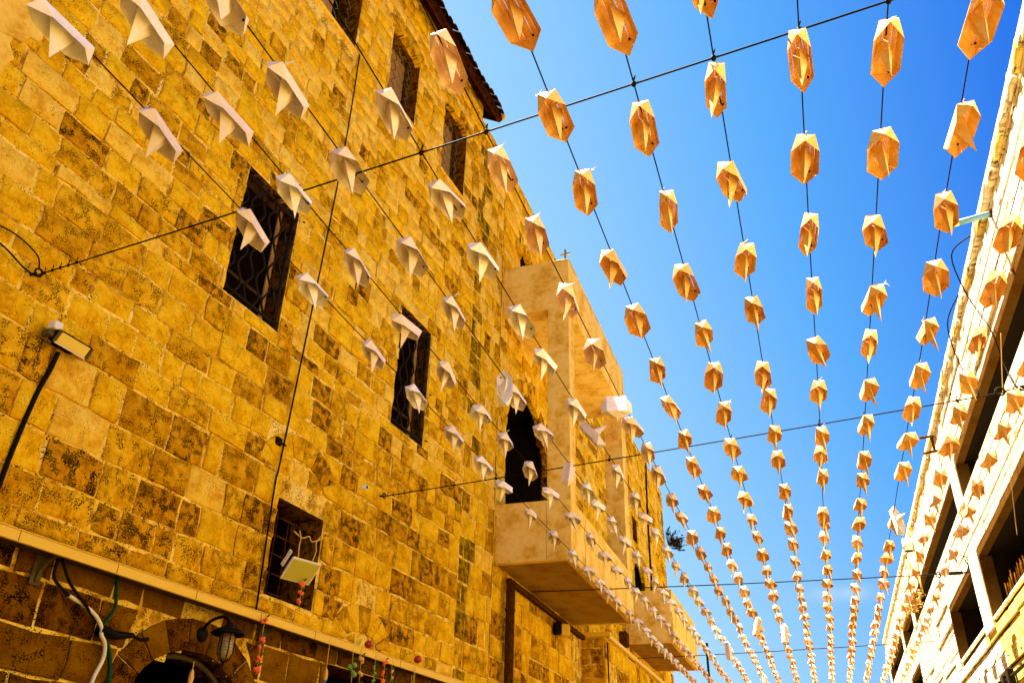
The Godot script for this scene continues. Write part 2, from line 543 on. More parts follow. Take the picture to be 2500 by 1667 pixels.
func voussoirs(parent: Node3D, c: Vector2, rx: float, ry: float, deep: float, a0: float, a1: float, n: int, face := 0.028) -> void:
	for k in n:
		var t0 := lerpf(a0, a1, float(k) / n) + 0.012
		var t1 := lerpf(a0, a1, float(k + 1) / n) - 0.012
		var p := [c + Vector2(cos(t0) * rx, sin(t0) * ry), c + Vector2(cos(t0) * (rx + deep), sin(t0) * (ry + deep)), c + Vector2(cos(t1) * (rx + deep), sin(t1) * (ry + deep)), c + Vector2(cos(t1) * rx, sin(t1) * ry)]
		var st := start()
		stone(st, p, -0.12, face + rng.randf_range(-0.006, 0.006), 0.008)
		obj("arch_stone", finish(st), shaded_stone[k % 3] if c.y < 3.0 else stone_mats[[0, 1, 3, 4, 2][rng.randi_range(0, 4)]], parent)

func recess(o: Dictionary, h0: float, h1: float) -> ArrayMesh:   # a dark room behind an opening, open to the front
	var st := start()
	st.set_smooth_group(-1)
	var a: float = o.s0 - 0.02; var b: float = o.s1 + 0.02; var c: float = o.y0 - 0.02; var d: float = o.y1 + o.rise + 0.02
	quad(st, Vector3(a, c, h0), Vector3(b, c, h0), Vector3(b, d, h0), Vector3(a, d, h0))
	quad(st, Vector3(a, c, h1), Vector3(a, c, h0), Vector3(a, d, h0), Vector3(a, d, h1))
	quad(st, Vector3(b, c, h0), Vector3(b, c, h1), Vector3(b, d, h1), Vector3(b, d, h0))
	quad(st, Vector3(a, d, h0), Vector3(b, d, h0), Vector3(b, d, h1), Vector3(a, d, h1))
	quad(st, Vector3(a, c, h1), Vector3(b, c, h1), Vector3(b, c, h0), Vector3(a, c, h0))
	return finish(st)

func wavy(st: SurfaceTool, s: float, y0: float, y1: float, h: float, amp: float, wave: float, phase: float, r: float) -> void:
	var pts: Array = []
	var n := int((y1 - y0) / wave * 8.0)
	for i in n + 1:
		var y := lerpf(y0, y1, float(i) / n)
		pts.append(Vector3(s + amp * sin((y - y0) / wave * TAU + phase), y, h))
	tube(st, pts, r, 5)

func grille(win: Node3D, o: Dictionary, h: float, rods: int, mat: Material, r := 0.011) -> void:
	var top: float = o.y1 + o.rise * 0.9
	var w: float = (o.s1 - o.s0)
	for k in rods:
		var st := start()
		var s: float = o.s0 + w * (k + 0.5) / rods
		wavy(st, s, o.y0 - 0.06, top, h, w / rods * 0.30, 0.46, PI if k % 2 else 0.0, r)
		obj("bar", finish(st), mat, win)
	for s in [o.s0 + 0.02, o.s1 - 0.04]:
		obj("bar", tube_mesh([Vector3(s, o.y0 - 0.12, h + 0.01), Vector3(s, top + 0.03, h + 0.01)], r * 1.5), mat, win)
	obj("bar", tube_mesh([Vector3(o.s0 - 0.04, o.y0 + 0.10, h + 0.02), Vector3(o.s1 + 0.04, o.y0 + 0.10, h + 0.02)], r * 1.4), mat, win)
	obj("bar", tube_mesh([Vector3(o.s0 - 0.04, top - 0.10, h + 0.02), Vector3(o.s1 + 0.04, top - 0.10, h + 0.02)], r * 1.4), mat, win)

# ------------------------------------------------------------------ the buildings on the left

func stone_house() -> void:
	var b := 0.070527
	var d1 := Vector3(sin(b), 0, -cos(b))
	var n1 := Vector3(cos(b), 0, sin(b))
	var world := Transform3D(Basis(d1, Vector3.UP, n1), Vector3(-6.3, 0, 0))
	var house := thing("stone_house", "tall ochre stone house with barred windows and a tiled eave, filling the left side", "building", world)
	var up0 := {"s0": 7.0, "s1": 8.28, "y0": 12.45, "y1": 14.3, "rise": 0.14}
	var up1 := {"s0": 9.30, "s1": 10.28, "y0": 12.56, "y1": 14.12, "rise": 0.15}
	var up2 := {"s0": 11.36, "s1": 12.37, "y0": 12.50, "y1": 14.22, "rise": 0.14}
	var mid1 := {"s0": 6.66, "s1": 7.70, "y0": 6.86, "y1": 8.70, "rise": 0.0}
	var mid2 := {"s0": 10.53, "s1": 11.55, "y0": 6.84, "y1": 8.93, "rise": 0.0}
	var low1 := {"s0": 8.24, "s1": 9.19, "y0": 3.79, "y1": 4.91, "rise": 0.0}
	var door := {"s0": 6.62, "s1": 8.14, "y0": -0.1, "y1": 2.50, "rise": 0.52}
	var shop := {"s0": 9.62, "s1": 11.3, "y0": -0.1, "y1": 3.27, "rise": 0.0}
	var openings := [up0, up1, up2, mid1, mid2, low1, door, shop]
	var relief := {"s0": 8.05, "s1": 9.10, "y0": 5.18, "y1": 5.20, "rise": 0.27, "ring": 0.30}
	var fan := {"s0": 9.95, "s1": 10.75, "y0": 3.58, "y1": 3.60, "rise": 0.16, "ring": 0.34}
	door.ring = 0.30
	up0.ring = 0.28; up1.ring = 0.28; up2.ring = 0.28
	obj("wall", wall_shell(-6.0, 13.05, 0.0, 15.78, -0.5, -0.008, openings, M.mortar, M.reveal_shade), null, house)
	masonry(house, world, -1.0, 13.05, 1.9, 15.74, openings, [relief, fan], 0.27, 0.37, 0.012, 240)
	obj("wall", wall_shell(13.055, 14.42, 0.0, 15.30, -0.5, -0.004, [], M.mortar, stone_mats[1]), null, house)
	var seam := part("end_courses", house)
	masonry(seam, world, 13.06, 14.42, 1.9, 15.28, [], [], 0.36, 0.30, 0.008, 60, true)
	for o in [up0, up1, up2]:
		voussoirs(house, Vector2((o.s0 + o.s1) * 0.5, o.y1), (o.s1 - o.s0) * 0.5 + 0.004, o.rise, 0.28, 0.04, PI - 0.04, 7, 0.02)
	voussoirs(house, Vector2(7.38, 2.50), 0.764, 0.524, 0.30, 0.1, PI - 0.1, 9)
	voussoirs(house, Vector2(8.575, 5.20), 0.52, 0.27, 0.30, 0.05, PI - 0.05, 8)
	voussoirs(house, Vector2(10.35, 3.60), 0.40, 0.16, 0.34, 0.05, PI - 0.05, 7)
	# the fill below the two relieving arches
	for f in [[8.08, 9.06, 5.19, 5.43], [9.98, 10.72, 3.60, 3.74]]:
		for k in 3:
			var st := start()
			var a := lerpf(f[0], f[1], k / 3.0) + 0.012
			var c := lerpf(f[0], f[1], (k + 1) / 3.0) - 0.012
			var e: float = f[3] - (0.10 if k != 1 else 0.0)
			stone(st, [Vector2(a, f[2]), Vector2(c, f[2]), Vector2(c, f[3] if k == 0 else e), Vector2(a, f[3] if k == 2 else e)], -0.12, 0.004)
			obj("stone", finish(st), stone_mats[[1, 9, 4][k]], house)
	# middle windows: dark mesh behind wavy bars
	for o in [mid1, mid2]:
		var w := part("window", house)
		obj("recess", recess(o, -0.75, -0.46), M.dark, w)
		obj("screen", box_mesh(Vector3(o.s0 + 0.01, o.y0 + 0.005, -0.235), Vector3(o.s1 - 0.16, o.y1 - 0.005, -0.225)), M.screen, w)
		obj("frame", box_mesh(Vector3(o.s1 - 0.16, o.y0 + 0.003, -0.27), Vector3(o.s1 - 0.09, o.y1 - 0.003, -0.20), 0.008), M.wood, w)
		obj("frame", box_mesh(Vector3(o.s0 + 0.008, o.y0 + 0.42, -0.222), Vector3(o.s1 - 0.165, o.y0 + 0.46, -0.19), 0.006), M.wood_dark, w)
		obj("frame", box_mesh(Vector3(o.s0 + 0.008, o.y1 - 0.09, -0.222), Vector3(o.s1 - 0.165, o.y1 - 0.01, -0.19), 0.006), M.wood_dark, w)
		grille(w, o, -0.07, 6, M.iron, 0.016)
		for yy in [o.y0 + 0.12, o.y0 + 0.95, o.y1 - 0.1]:
			obj("hinge", tube_mesh([Vector3(o.s1 - 0.06, yy, -0.07), Vector3(o.s1 + 0.10, yy + 0.015, 0.03)], 0.026, 5, 0.012), M.iron, w)
	# upper windows: yellowed shutters half open, verdigris wire in front
	for o in [up0, up1, up2]:
		var w := part("window", house)
		obj("recess", recess(o, -0.75, -0.46), M.dark, w)
		for k in 4:
			var a: float = o.s0 + 0.34 + k * 0.155
			obj("shutter_board", box_mesh(Vector3(a, o.y0 + 0.01, -0.36), Vector3(a + 0.145, o.y1 + o.rise * (0.5 if k % 3 == 0 else 0.8), -0.325), 0.006), M.wood, w)
		obj("frame", box_mesh(Vector3(o.s0 + 0.28, o.y0 + 0.005, -0.34), Vector3(o.s0 + 0.34, o.y1 + 0.2, -0.28), 0.006), M.wood_dark, w)
		for k in 8:
			var st := start()
			var s: float = o.s0 + (o.s1 - o.s0) * (k + 0.5) / 8.0
			wavy(st, s, o.y0 + 0.01, o.y1 + o.rise * 0.7, -0.20, 0.045, 0.24, k * 1.7, 0.006)
			obj("wire", finish(st), M.verdigris if k % 3 else M.iron, w)
		obj("sill", box_mesh(Vector3(o.s0 - 0.06, o.y0 - 0.05, -0.3), Vector3(o.s1 + 0.02, o.y0 + 0.012, 0.045), 0.01), stone_mats[9], w)
	# low window with a square grid of rusty rods
	var lw := part("window", house)
	obj("recess", recess(low1, -0.9, -0.46), M.dark, lw)
	for k in 4:
		var s := lerpf(low1.s0, low1.s1, (k + 0.6) / 4.2)
		obj("bar", tube_mesh([Vector3(s, low1.y0 - 0.02, -0.26), Vector3(s, low1.y1 + 0.02, -0.26)], 0.010, 5), M.rust, lw)
	for k in 5:
		var yy := lerpf(low1.y0, low1.y1, (k + 0.5) / 5.0)
		obj("bar", tube_mesh([Vector3(low1.s0 - 0.02, yy, -0.245), Vector3(low1.s1 + 0.02, yy, -0.245)], 0.009, 5), M.rust, lw)
	# doors at street level
	var dr := part("door", house)
	obj("recess", recess(door, -1.4, -0.46), M.dark, dr)
	for k in 8:
		var a := 6.64 + k * 0.185
		obj("plank", box_mesh(Vector3(a, 0.01, -0.34), Vector3(a + 0.175, 2.62, -0.30), 0.006), M.wood_dark, dr)
	var rim: Array = []
	for k in 17:
		var a := PI * k / 16
		rim.append(Vector3(7.38 + cos(a) * 0.73, 2.49 + sin(a) * 0.49, -0.16))
	obj("frame", tube_mesh(rim, 0.028, 6), M.grey, dr)
	var sh := part("shop_front", house)
	obj("recess", recess(shop, -1.8, -0.46), M.dark, sh)
	# eave with its row of tiles
	var roof := part("roof", house)
	var st := start()
	st.set_smooth_group(-1)
	var prof := [Vector2(-0.5, 15.80), Vector2(-0.02, 15.74), Vector2(0.34, 15.24), Vector2(0.40, 15.27), Vector2(0.40, 15.44), Vector2(-0.5, 16.25), Vector2(-4.5, 17.8), Vector2(-4.5, 15.8)]
	for k in prof.size():
		var p: Vector2 = prof[k]
		var q: Vector2 = prof[(k + 1) % prof.size()]
		quad(st, Vector3(-6, p.y, p.x), Vector3(-6, q.y, q.x), Vector3(13.22, q.y, q.x), Vector3(13.22, p.y, p.x))
	for k in range(1, prof.size() - 1):
		tri(st, Vector3(13.22, prof[0].y, prof[0].x), Vector3(13.22, prof[k + 1].y, prof[k + 1].x), Vector3(13.22, prof[k].y, prof[k].x))
	obj("eave", finish(st), M.eave, roof)
	for k in 3:
		obj("eave_board", box_mesh(Vector3(-6, -0.012, -0.05), Vector3(13.2, 0.012, 0.05)), M.tile if k != 1 else M.eave, roof).transform = Transform3D(Basis(Vector3.RIGHT, 0.946), Vector3(0, 15.60 - k * 0.17, 0.075 + k * 0.122))
	var tl := start()
	var half: Array = []
	for k in 7:
		var a := PI * k / 6
		half.append(Vector2(cos(a) * 0.10, sin(a) * 0.075))
	for k in 6:
		var p: Vector2 = half[k]
		var q: Vector2 = half[k + 1]
		tl.set_smooth_group(0)
		quad(tl, Vector3(p.x, p.y, 0.06), Vector3(p.x * 0.85, p.y * 0.9 + 0.55, -0.6), Vector3(q.x * 0.85, q.y * 0.9 + 0.55, -0.6), Vector3(q.x, q.y, 0.06))
		tl.set_smooth_group(-1)
		tri(tl, Vector3(0, 0.0, 0.06), Vector3(p.x, p.y, 0.06), Vector3(q.x, q.y, 0.06))
	var tile := finish(tl)
	for k in 40:
		obj("roof_tile", tile, M.tile, roof).transform = Transform3D(Basis(Vector3.BACK, rng.randf_range(-0.06, 0.06)), Vector3(5.2 + k * 0.203, 15.43 + rng.randf_range(-0.015, 0.02), 0.40 + rng.randf_range(-0.02, 0.04)))
	obj("gutter_stop", box_mesh(Vector3(13.2, 15.33, 0.36), Vector3(13.28, 15.47, 0.46), 0.01), M.plaster, roof)
	# smooth plaster at the near upper corner
	var pl := [Vector2(0.4, 6.2), Vector2(2.6, 6.55), Vector2(3.5, 6.9), Vector2(3.62, 7.3), Vector2(3.55, 7.62), Vector2(3.78, 7.86), Vector2(3.66, 8.1), Vector2(3.2, 8.5), Vector2(2.4, 9.6), Vector2(0.4, 9.9)]
	var ragged: Array = []
	for k in pl.size():
		for j in 4:
			ragged.append((pl[k] as Vector2).lerp(pl[(k + 1) % pl.size()], j / 4.0) + Vector2(rng.randf_range(-1, 1), rng.randf_range(-1, 1)) * (0.0 if k == 0 and j == 0 else 0.045))
	pl = ragged
	var ps := start()
	ps.set_smooth_group(-1)
	for k in range(1, pl.size() - 1):
		tri(ps, Vector3(pl[0].x, pl[0].y, 0.046), Vector3(pl[k].x, pl[k].y, 0.046), Vector3(pl[k + 1].x, pl[k + 1].y, 0.046))
	for k in pl.size():
		var p: Vector2 = pl[k]
		var q: Vector2 = pl[(k + 1) % pl.size()]
		quad(ps, Vector3(p.x, p.y, -0.02), Vector3(q.x, q.y, -0.02), Vector3(q.x, q.y, 0.046), Vector3(p.x, p.y, 0.046))
	obj("plaster_patch", finish(ps), M.patch, house)
	street_side(world)

func balcony_house() -> void:
	var world := Transform3D(Basis(Vector3(0, 0, -1), Vector3.UP, Vector3(1, 0, 0)), Vector3(-5.28, 0, 0))
	var house := thing("balcony_house", "lower ochre stone house with two plastered balconies beyond the tiled eave", "building", world)
	var arch := {"s0": 14.95, "s1": 17.9, "y0": 5.9, "y1": 8.55, "rise": 1.4, "ring": 0.3}
	var fanw := {"s0": 15.6, "s1": 16.5, "y0": 12.0, "y1": 13.2, "rise": 0.45, "ring": 0.2}
	var slit := {"s0": 28.15, "s1": 29.0, "y0": 10.2, "y1": 11.06, "rise": 0.0}
	var arch2 := {"s0": 28.1, "s1": 30.0, "y0": 6.6, "y1": 9.1, "rise": 0.5, "ring": 0.2}
	var low := {"s0": 21.5, "s1": 22.3, "y0": 3.4, "y1": 4.6, "rise": 0.3}
	var ops := [arch, fanw, slit, arch2]
	obj("wall", wall_shell(14.426, 20.0, 0.0, 15.3, -0.16, -0.008, ops, M.mortar, M.reveal_shade), null, house)
	obj("wall", wall_shell(20.0, 35.15, 0.0, 14.25, -0.16, -0.009, ops, M.mortar, M.reveal_shade), null, house)
	var far_low := wall_shell(0.0, 14.2, 0.0, 5.62, 0.0, 0.62, [], M.mortar, M.mortar)
	var buttress := obj("lower_wall", far_low, null, house)
	buttress.position = Vector3(20.9, 0, -0.08)
	var fa := part("upper_courses", house)
	masonry(fa, world, 14.44, 20.0, 3.0, 15.28, ops, [], 0.33, 0.46, 0.010, 150)
	var fb := part("upper_courses", house)
	masonry(fb, world, 20.0, 35.15, 5.7, 14.22, ops, [], 0.34, 0.5, 0.010, 100)
	var wc := Transform3D(Basis.IDENTITY, Vector3(0, 0, 0.56))
	var fc := part("lower_courses", house, wc)
	masonry(fc, world * wc, 20.9, 35.0, 2.4, 5.6, [low], [], 0.32, 0.5, 0.004, 45)
	var wd := Transform3D(Basis(Vector3(0, 0, 1), Vector3.UP, Vector3(-1, 0, 0)), Vector3(20.9, 0, -0.05))
	var fd := part("lower_courses", house, wd)
	masonry(fd, world * wd, 0.0, 0.60, 2.4, 5.6, [], [], 0.32, 0.3, 0.012, 20)
	voussoirs(house, Vector2(16.425, 8.55), 1.48, 1.4, 0.30, 0.05, PI - 0.05, 15, 0.02)
	voussoirs(house, Vector2(16.05, 13.2), 0.455, 0.45, 0.20, 0.05, PI - 0.05, 7, 0.02)
	voussoirs(house, Vector2(29.05, 9.1), 0.955, 0.5, 0.2, 0.05, PI - 0.05, 9, 0.02)
	for o in [arch, slit, arch2]:
		obj("recess", recess(o, -2.2, -0.14), M.dark, house)
	var fw := part("window", house)
	obj("recess", recess(fanw, -0.8, -0.14), M.dark, fw)
	for k in 7:
		var a := PI * k / 6
		obj("bar", tube_mesh([Vector3(16.05, 13.15, -0.1), Vector3(16.05 + cos(a) * 0.42, 13.2 + sin(a) * 0.42, -0.1)], 0.014, 5), M.iron, fw)
	# first balcony: floor slab with parapets, corner columns and a deep parapet above
	var bal := part("balcony", house)
	var z0 := 14.48
	var z1 := 20.05
	var dp := 1.46
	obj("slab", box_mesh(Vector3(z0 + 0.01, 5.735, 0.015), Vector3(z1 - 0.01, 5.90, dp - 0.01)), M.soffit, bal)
	obj("parapet", box_mesh(Vector3(z0, 5.73, 0.013), Vector3(z0 + 0.14, 6.85, dp - 0.004), 0.012), M.plaster, bal)
	obj("parapet", box_mesh(Vector3(z0 + 0.143, 5.728, dp - 0.14), Vector3(z1, 6.85, dp), 0.012), M.plaster, bal)
	obj("parapet", box_mesh(Vector3(z1 - 0.14, 5.73, 0.013), Vector3(z1 - 0.003, 6.845, dp - 0.143), 0.012), M.plaster, bal)
	obj("column", box_mesh(Vector3(z0 + 0.003, 6.853, dp - 0.46), Vector3(z0 + 0.40, 10.997, dp - 0.005), 0.012), M.plaster, bal)
	obj("column", box_mesh(Vector3(z1 - 0.48, 6.853, dp - 0.46), Vector3(z1 - 0.005, 10.997, dp - 0.005), 0.012), M.plaster, bal)
	obj("upper_slab", box_mesh(Vector3(z0 + 0.01, 11.003, 0.015), Vector3(z1 - 0.01, 11.20, dp - 0.01)), M.plaster, bal)
	obj("upper_parapet", box_mesh(Vector3(z0 - 0.004, 11.0, 0.013), Vector3(z0 + 0.14, 12.2, dp - 0.004), 0.012), M.plaster, bal)
	obj("upper_parapet", box_mesh(Vector3(z0 + 0.143, 10.998, dp - 0.14), Vector3(z1, 12.22, dp), 0.012), M.plaster, bal)
	obj("upper_parapet", box_mesh(Vector3(z1 - 0.14, 11.0, 0.013), Vector3(z1 - 0.003, 12.2, dp - 0.143), 0.012), M.plaster, bal)
	for q in [[Vector3(15.42, 0, 0), [Vector3(14.477, 6.80, 0.98), Vector3(14.477, 6.40, 1.00), Vector3(14.477, 6.10, 0.985), Vector3(14.477, 5.76, 1.0)]], [Vector3.ZERO, [Vector3(15.4, 5.75, 1.461), Vector3(15.5, 6.1, 1.461), Vector3(15.45, 6.5, 1.461), Vector3(15.6, 6.84, 1.461)]]]:
		obj("crack", tube_mesh(smooth_path(q[1], 4), 0.003, 4), M.wood_dark, bal)
	# second balcony
	var b2 := part("balcony", house)
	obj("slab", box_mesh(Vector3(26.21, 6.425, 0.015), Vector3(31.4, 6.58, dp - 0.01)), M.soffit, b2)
	obj("parapet", box_mesh(Vector3(26.2, 6.42, 0.013), Vector3(26.34, 7.95, dp - 0.004), 0.012), M.plaster, b2)
	obj("parapet", box_mesh(Vector3(26.343, 6.418, dp - 0.14), Vector3(31.15, 7.95, dp), 0.012), M.plaster, b2)
	obj("parapet", box_mesh(Vector3(31.153, 6.419, dp - 0.14), Vector3(31.45, 7.70, dp - 0.003), 0.012), M.plaster, b2)
	obj("parapet", box_mesh(Vector3(31.31, 6.42, 0.013), Vector3(31.445, 7.69, dp - 0.143), 0.012), M.plaster, b2)
	# standing or fixed on this house
	var cross := thing("cross", "small metal cross standing on the corner of the upper balcony parapet", "cross", Transform3D(Basis.IDENTITY, Vector3(-3.93, 12.21, -14.62)))
	obj("upright", box_mesh(Vector3(-0.02, 0, -0.015), Vector3(0.02, 0.34, 0.015), 0.004), M.steel, cross)
	obj("arm", box_mesh(Vector3(-0.11, 0.20, -0.0148), Vector3(0.11, 0.24, 0.0148), 0.004), M.steel, cross)
	var pipe := thing("drainpipe", "thick rusty drainpipe standing under the near corner of the balcony", "pipe", Transform3D(Basis.IDENTITY, Vector3(-5.13, 0, -15.02)))
	obj("pipe", tube_mesh([Vector3(0, 0, 0), Vector3(0, 5.55, 0)], 0.085, 12), M.rust, pipe)
	for yy in [1.2, 3.2, 5.0]:
		obj("clamp", tube_mesh([Vector3(0, yy, 0), Vector3(0, yy + 0.05, 0)], 0.098, 12), M.rust, pipe)
	var gut := thing("gutter", "rusty horizontal gutter running along the wall under the balcony", "gutter", Transform3D(Basis.IDENTITY, Vector3(-5.2, 5.58, -15.1)))
	obj("trough", box_mesh(Vector3(-0.05, -0.05, -5.6), Vector3(0.05, 0.05, 0), 0.012), M.rust, gut)
	var gut2 := thing("gutter", "yellow elbow gutter turning the corner of the lower wall beyond the balcony", "gutter", Transform3D(Basis.IDENTITY, Vector3(-5.2, 5.66, -20.78)))
	obj("elbow", box_mesh(Vector3(-0.04, -0.05, -0.08), Vector3(0.66, 0.05, 0.08), 0.012), M.ledge, gut2)
	obj("trough", box_mesh(Vector3(0.50, -0.055, -13.4), Vector3(0.60, 0.045, -0.084), 0.012), M.ledge, gut2)
	var sec := thing("security_light", "small square yellow lamp on a dark bracket under the balcony", "lamp", Transform3D(Basis(Vector3.UP, 0.5), Vector3(-5.02, 5.32, -18.45)))
	obj("back_box", box_mesh(Vector3(-0.26, -0.10, -0.09), Vector3(-0.12, 0.16, 0.13), 0.02), M.black, sec)
	obj("housing", box_mesh(Vector3(-0.12, -0.13, -0.11), Vector3(0.06, 0.12, 0.11), 0.015), M.ledge, sec)
	obj("lens", box_mesh(Vector3(0.062, -0.10, -0.09), Vector3(0.075, 0.09, 0.09), 0.004), M.led, sec)
	obj("arm", tube_mesh([Vector3(-0.2, 0.05, 0), Vector3(-0.02, 0.0, 0)], 0.03), M.black, sec)
	var wire := obj("wall_cable", tube_mesh(smooth_path([Vector3(-5.24, 14.2, -31.4), Vector3(-5.23, 12.0, -31.1), Vector3(-5.22, 9.6, -31.05), Vector3(-5.24, 8.3, -30.9)]), 0.035, 6), M.black, self)
	tag(wire, "thick dark cable running down the far stone wall above the second balcony", "cable")
	var crack := obj("wall_cable", tube_mesh(smooth_path([Vector3(-4.66, 5.5, -20.93), Vector3(-4.65, 4.4, -20.92), Vector3(-4.66, 2.5, -20.93)]), 0.018, 5), M.black, self)
	tag(crack, "thin dark cable running down the corner of the lower wall below the gutter", "cable")
	var box_ := thing("soot_patch", "dark soot patch on the wall beside the second balcony, built as a box", "box", Transform3D(Basis.IDENTITY, Vector3(-5.2, 6.35, -25.4)))  # stands in for a dark irregular soot mark on the wall
	obj("patch_block", box_mesh(Vector3(-0.08, -0.16, -0.18), Vector3(0.16, 0.26, 0.16), 0.03), M.rust, box_)
	obj("patch_tail", tube_mesh([Vector3(0.1, -0.27, 0.0), Vector3(0.42, -0.85, 0.0)], 0.05), M.black, box_)
	var pole := thing("lamp_post", "thin dark lamp post standing by the far end of the second balcony", "lamp post", Transform3D(Basis.IDENTITY, Vector3(-3.55, 0, -31.9)))
	obj("post", tube_mesh([Vector3.ZERO, Vector3(0, 7.3, 0)], 0.055, 8, 0.04), M.hose_green, pole)
	obj("collar", tube_mesh([Vector3(0, 7.15, 0), Vector3(0, 7.4, 0)], 0.07, 8), M.hose_green, pole)
	tuft("plant_tuft", "dark dry plant tuft growing from the far corner of the balcony house", Vector3(-5.12, 11.95, -35.15), 0.80, 70, M.iron, Vector3(0.9, 0.15, -0.3))

func tuft(called: String, label: String, at: Vector3, size: float, n: int, mat: Material, lean: Vector3) -> void:
	var t := thing(called, label, "plant", Transform3D(Basis.IDENTITY, at))
	var st := start()
	var lf := start()
	for k in n:
		var d := (Vector3(rng.randf_range(-1, 1), rng.randf_range(-0.5, 1.1), rng.randf_range(-1, 1)) + lean).normalized() * size * rng.randf_range(0.4, 1.0)
		var m := d * 0.5 + Vector3(rng.randf_range(-1, 1), rng.randf_range(-1, 1), rng.randf_range(-1, 1)) * size * 0.12
		tube(st, [Vector3.ZERO, m, d], size * 0.012, 4, size * 0.005)
		for j in 5:
			var p := m.lerp(d, rng.randf())
			var u := Vector3(rng.randf_range(-1, 1), rng.randf_range(-1, 1), rng.randf_range(-1, 1)).normalized() * size * 0.17
			var v := u.cross(Vector3(rng.randf(), rng.randf(), 0.3)).normalized() * size * 0.05
			lf.set_smooth_group(-1)
			tri(lf, p - v, p + u, p + v)
	obj("stems", finish(st), mat, t)
	var lv := obj("leaves", finish(lf), mat, t)
	lv.set_meta("kind", "stuff")

# ------------------------------------------------------------------ things on the left wall

func street_side(w: Transform3D) -> void:
	var B := w.basis
	var at := func(s: float, y: float, h: float) -> Vector3: return w * Vector3(s, y, h)
	var frame := func(s: float, y: float, h: float) -> Transform3D: return Transform3D(B, w * Vector3(s, y, h))
	# long metal awning channel over the doors
	var led := thing("awning_rail", "long pale yellow metal awning rail along the stone wall above the doors", "rail", frame.call(0.0, 3.44, 0.0))
	obj("front_lip", box_mesh(Vector3(-1.0, -0.035, 0.27), Vector3(13.0, 0.05, 0.30), 0.004), M.ledge, led)
	obj("top_plate", box_mesh(Vector3(-1.0, 0.052, 0.03), Vector3(13.0, 0.06, 0.305)), M.ledge, led)
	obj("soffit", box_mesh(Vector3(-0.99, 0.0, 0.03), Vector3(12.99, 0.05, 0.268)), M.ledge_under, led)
	for s in [2.6, 5.35, 8.3, 11.2]:
		var br := part("bracket", led)
		obj("plate", box_mesh(Vector3(s - 0.05, -0.24, 0.03), Vector3(s + 0.05, -0.002, 0.045), 0.004), M.grey, br)
		var arc: Array = []
		for k in 7:
			var a := PI * 0.5 * k / 6
			arc.append(Vector3(s, -0.22 + sin(a) * 0.21, 0.26 - cos(a) * 0.21))
		obj("curve", tube_mesh(arc, 0.018, 5), M.grey, br)
	for s in [4.9, 5.9, 6.9, 7.9, 8.9, 9.9, 10.9]:
		obj("seam", box_mesh(Vector3(s, -0.03, 0.3), Vector3(s + 0.006, 0.048, 0.302)), M.ledge_under, led)
	# led floodlight with its thick cable
	var fl := thing("floodlight", "black floodlight with yellow panel and white sensor on the near wall", "floodlight", frame.call(4.93, 5.18, 0.16))
	var tiltb := Transform3D(Basis(Vector3.RIGHT, 0.55), Vector3.ZERO)
	var hs := obj("housing", box_mesh(Vector3(-0.19, -0.06, -0.07), Vector3(0.19, 0.06, 0.02), 0.012), M.black, fl)
	hs.transform = tiltb
	obj("panel", box_mesh(Vector3(-0.155, -0.048, 0.022), Vector3(0.155, 0.048, 0.03), 0.003), M.led, fl).transform = tiltb
	obj("bezel", box_mesh(Vector3(-0.165, -0.062, 0.018), Vector3(0.165, -0.049, 0.032), 0.002), M.white, fl).transform = tiltb
	for s in [-0.185, 0.163]:
		obj("end_cap", box_mesh(Vector3(s, -0.055, 0.02), Vector3(s + 0.024, 0.055, 0.034), 0.003), M.grey, fl).transform = tiltb
	for k in 5:
		obj("fin", box_mesh(Vector3(-0.14 + k * 0.06, -0.055, -0.10), Vector3(-0.132 + k * 0.06, 0.05, -0.07)), M.black, fl).transform = tiltb
	obj("bracket", box_mesh(Vector3(-0.10, -0.03, -0.14), Vector3(0.10, 0.02, -0.05), 0.006), M.black, fl)
	obj("sensor", box_mesh(Vector3(-0.235, 0.035, -0.06), Vector3(-0.15, 0.115, 0.03), 0.008), M.white, fl)
	obj("sensor_arm", box_mesh(Vector3(-0.245, -0.025, -0.10), Vector3(-0.19, 0.03, 0.0), 0.006), M.grey, fl)
	var pc := obj("power_cable", tube_mesh(smooth_path([at.call(4.90, 5.10, 0.06), at.call(4.89, 4.92, 0.04), at.call(4.85, 4.7, 0.035), at.call(4.82, 4.4, 0.035), at.call(4.80, 4.1, 0.035), at.call(4.79, 3.75, 0.035), at.call(4.80, 3.50, 0.05)]), 0.021, 8), M.black, self)
	tag(pc, "thick black cable hanging down the wall below the black floodlight", "cable")
	# eye bolts that hold the cross cables
	for e in [["heavy eye bolt with looped wires holding the nearest cross cable", 4.46, 5.65, true], ["rusty eye bolt holding the second cross cable beside the blind arch", 10.39, 5.63, false]]:
		var eb := thing("eye_bolt", e[0], "bolt", frame.call(e[1], e[2], 0.02))
		obj("shank", tube_mesh([Vector3(0, 0, -0.05), Vector3(0, 0, 0.05)], 0.014, 6), M.iron, eb)
		var ring: Array = []
		for k in 13:
			ring.append(Vector3(cos(TAU * k / 12) * 0.035, sin(TAU * k / 12) * 0.035, 0.08))
		obj("ring", tube_mesh(ring, 0.010, 5), M.iron, eb)
		if e[3]:
			obj("loop", tube_mesh(smooth_path([Vector3(0.0, -0.04, 0.07), Vector3(-0.12, -0.02, 0.05), Vector3(-0.35, 0.05, 0.05), Vector3(-0.6, 0.08, 0.03)]), 0.008, 5), M.cable, eb)
			obj("loop", tube_mesh(smooth_path([Vector3(0.0, 0.03, 0.07), Vector3(-0.05, 0.16, 0.05), Vector3(-0.30, 0.22, 0.04), Vector3(-0.6, 0.18, 0.03)]), 0.007, 5), M.cable, eb)
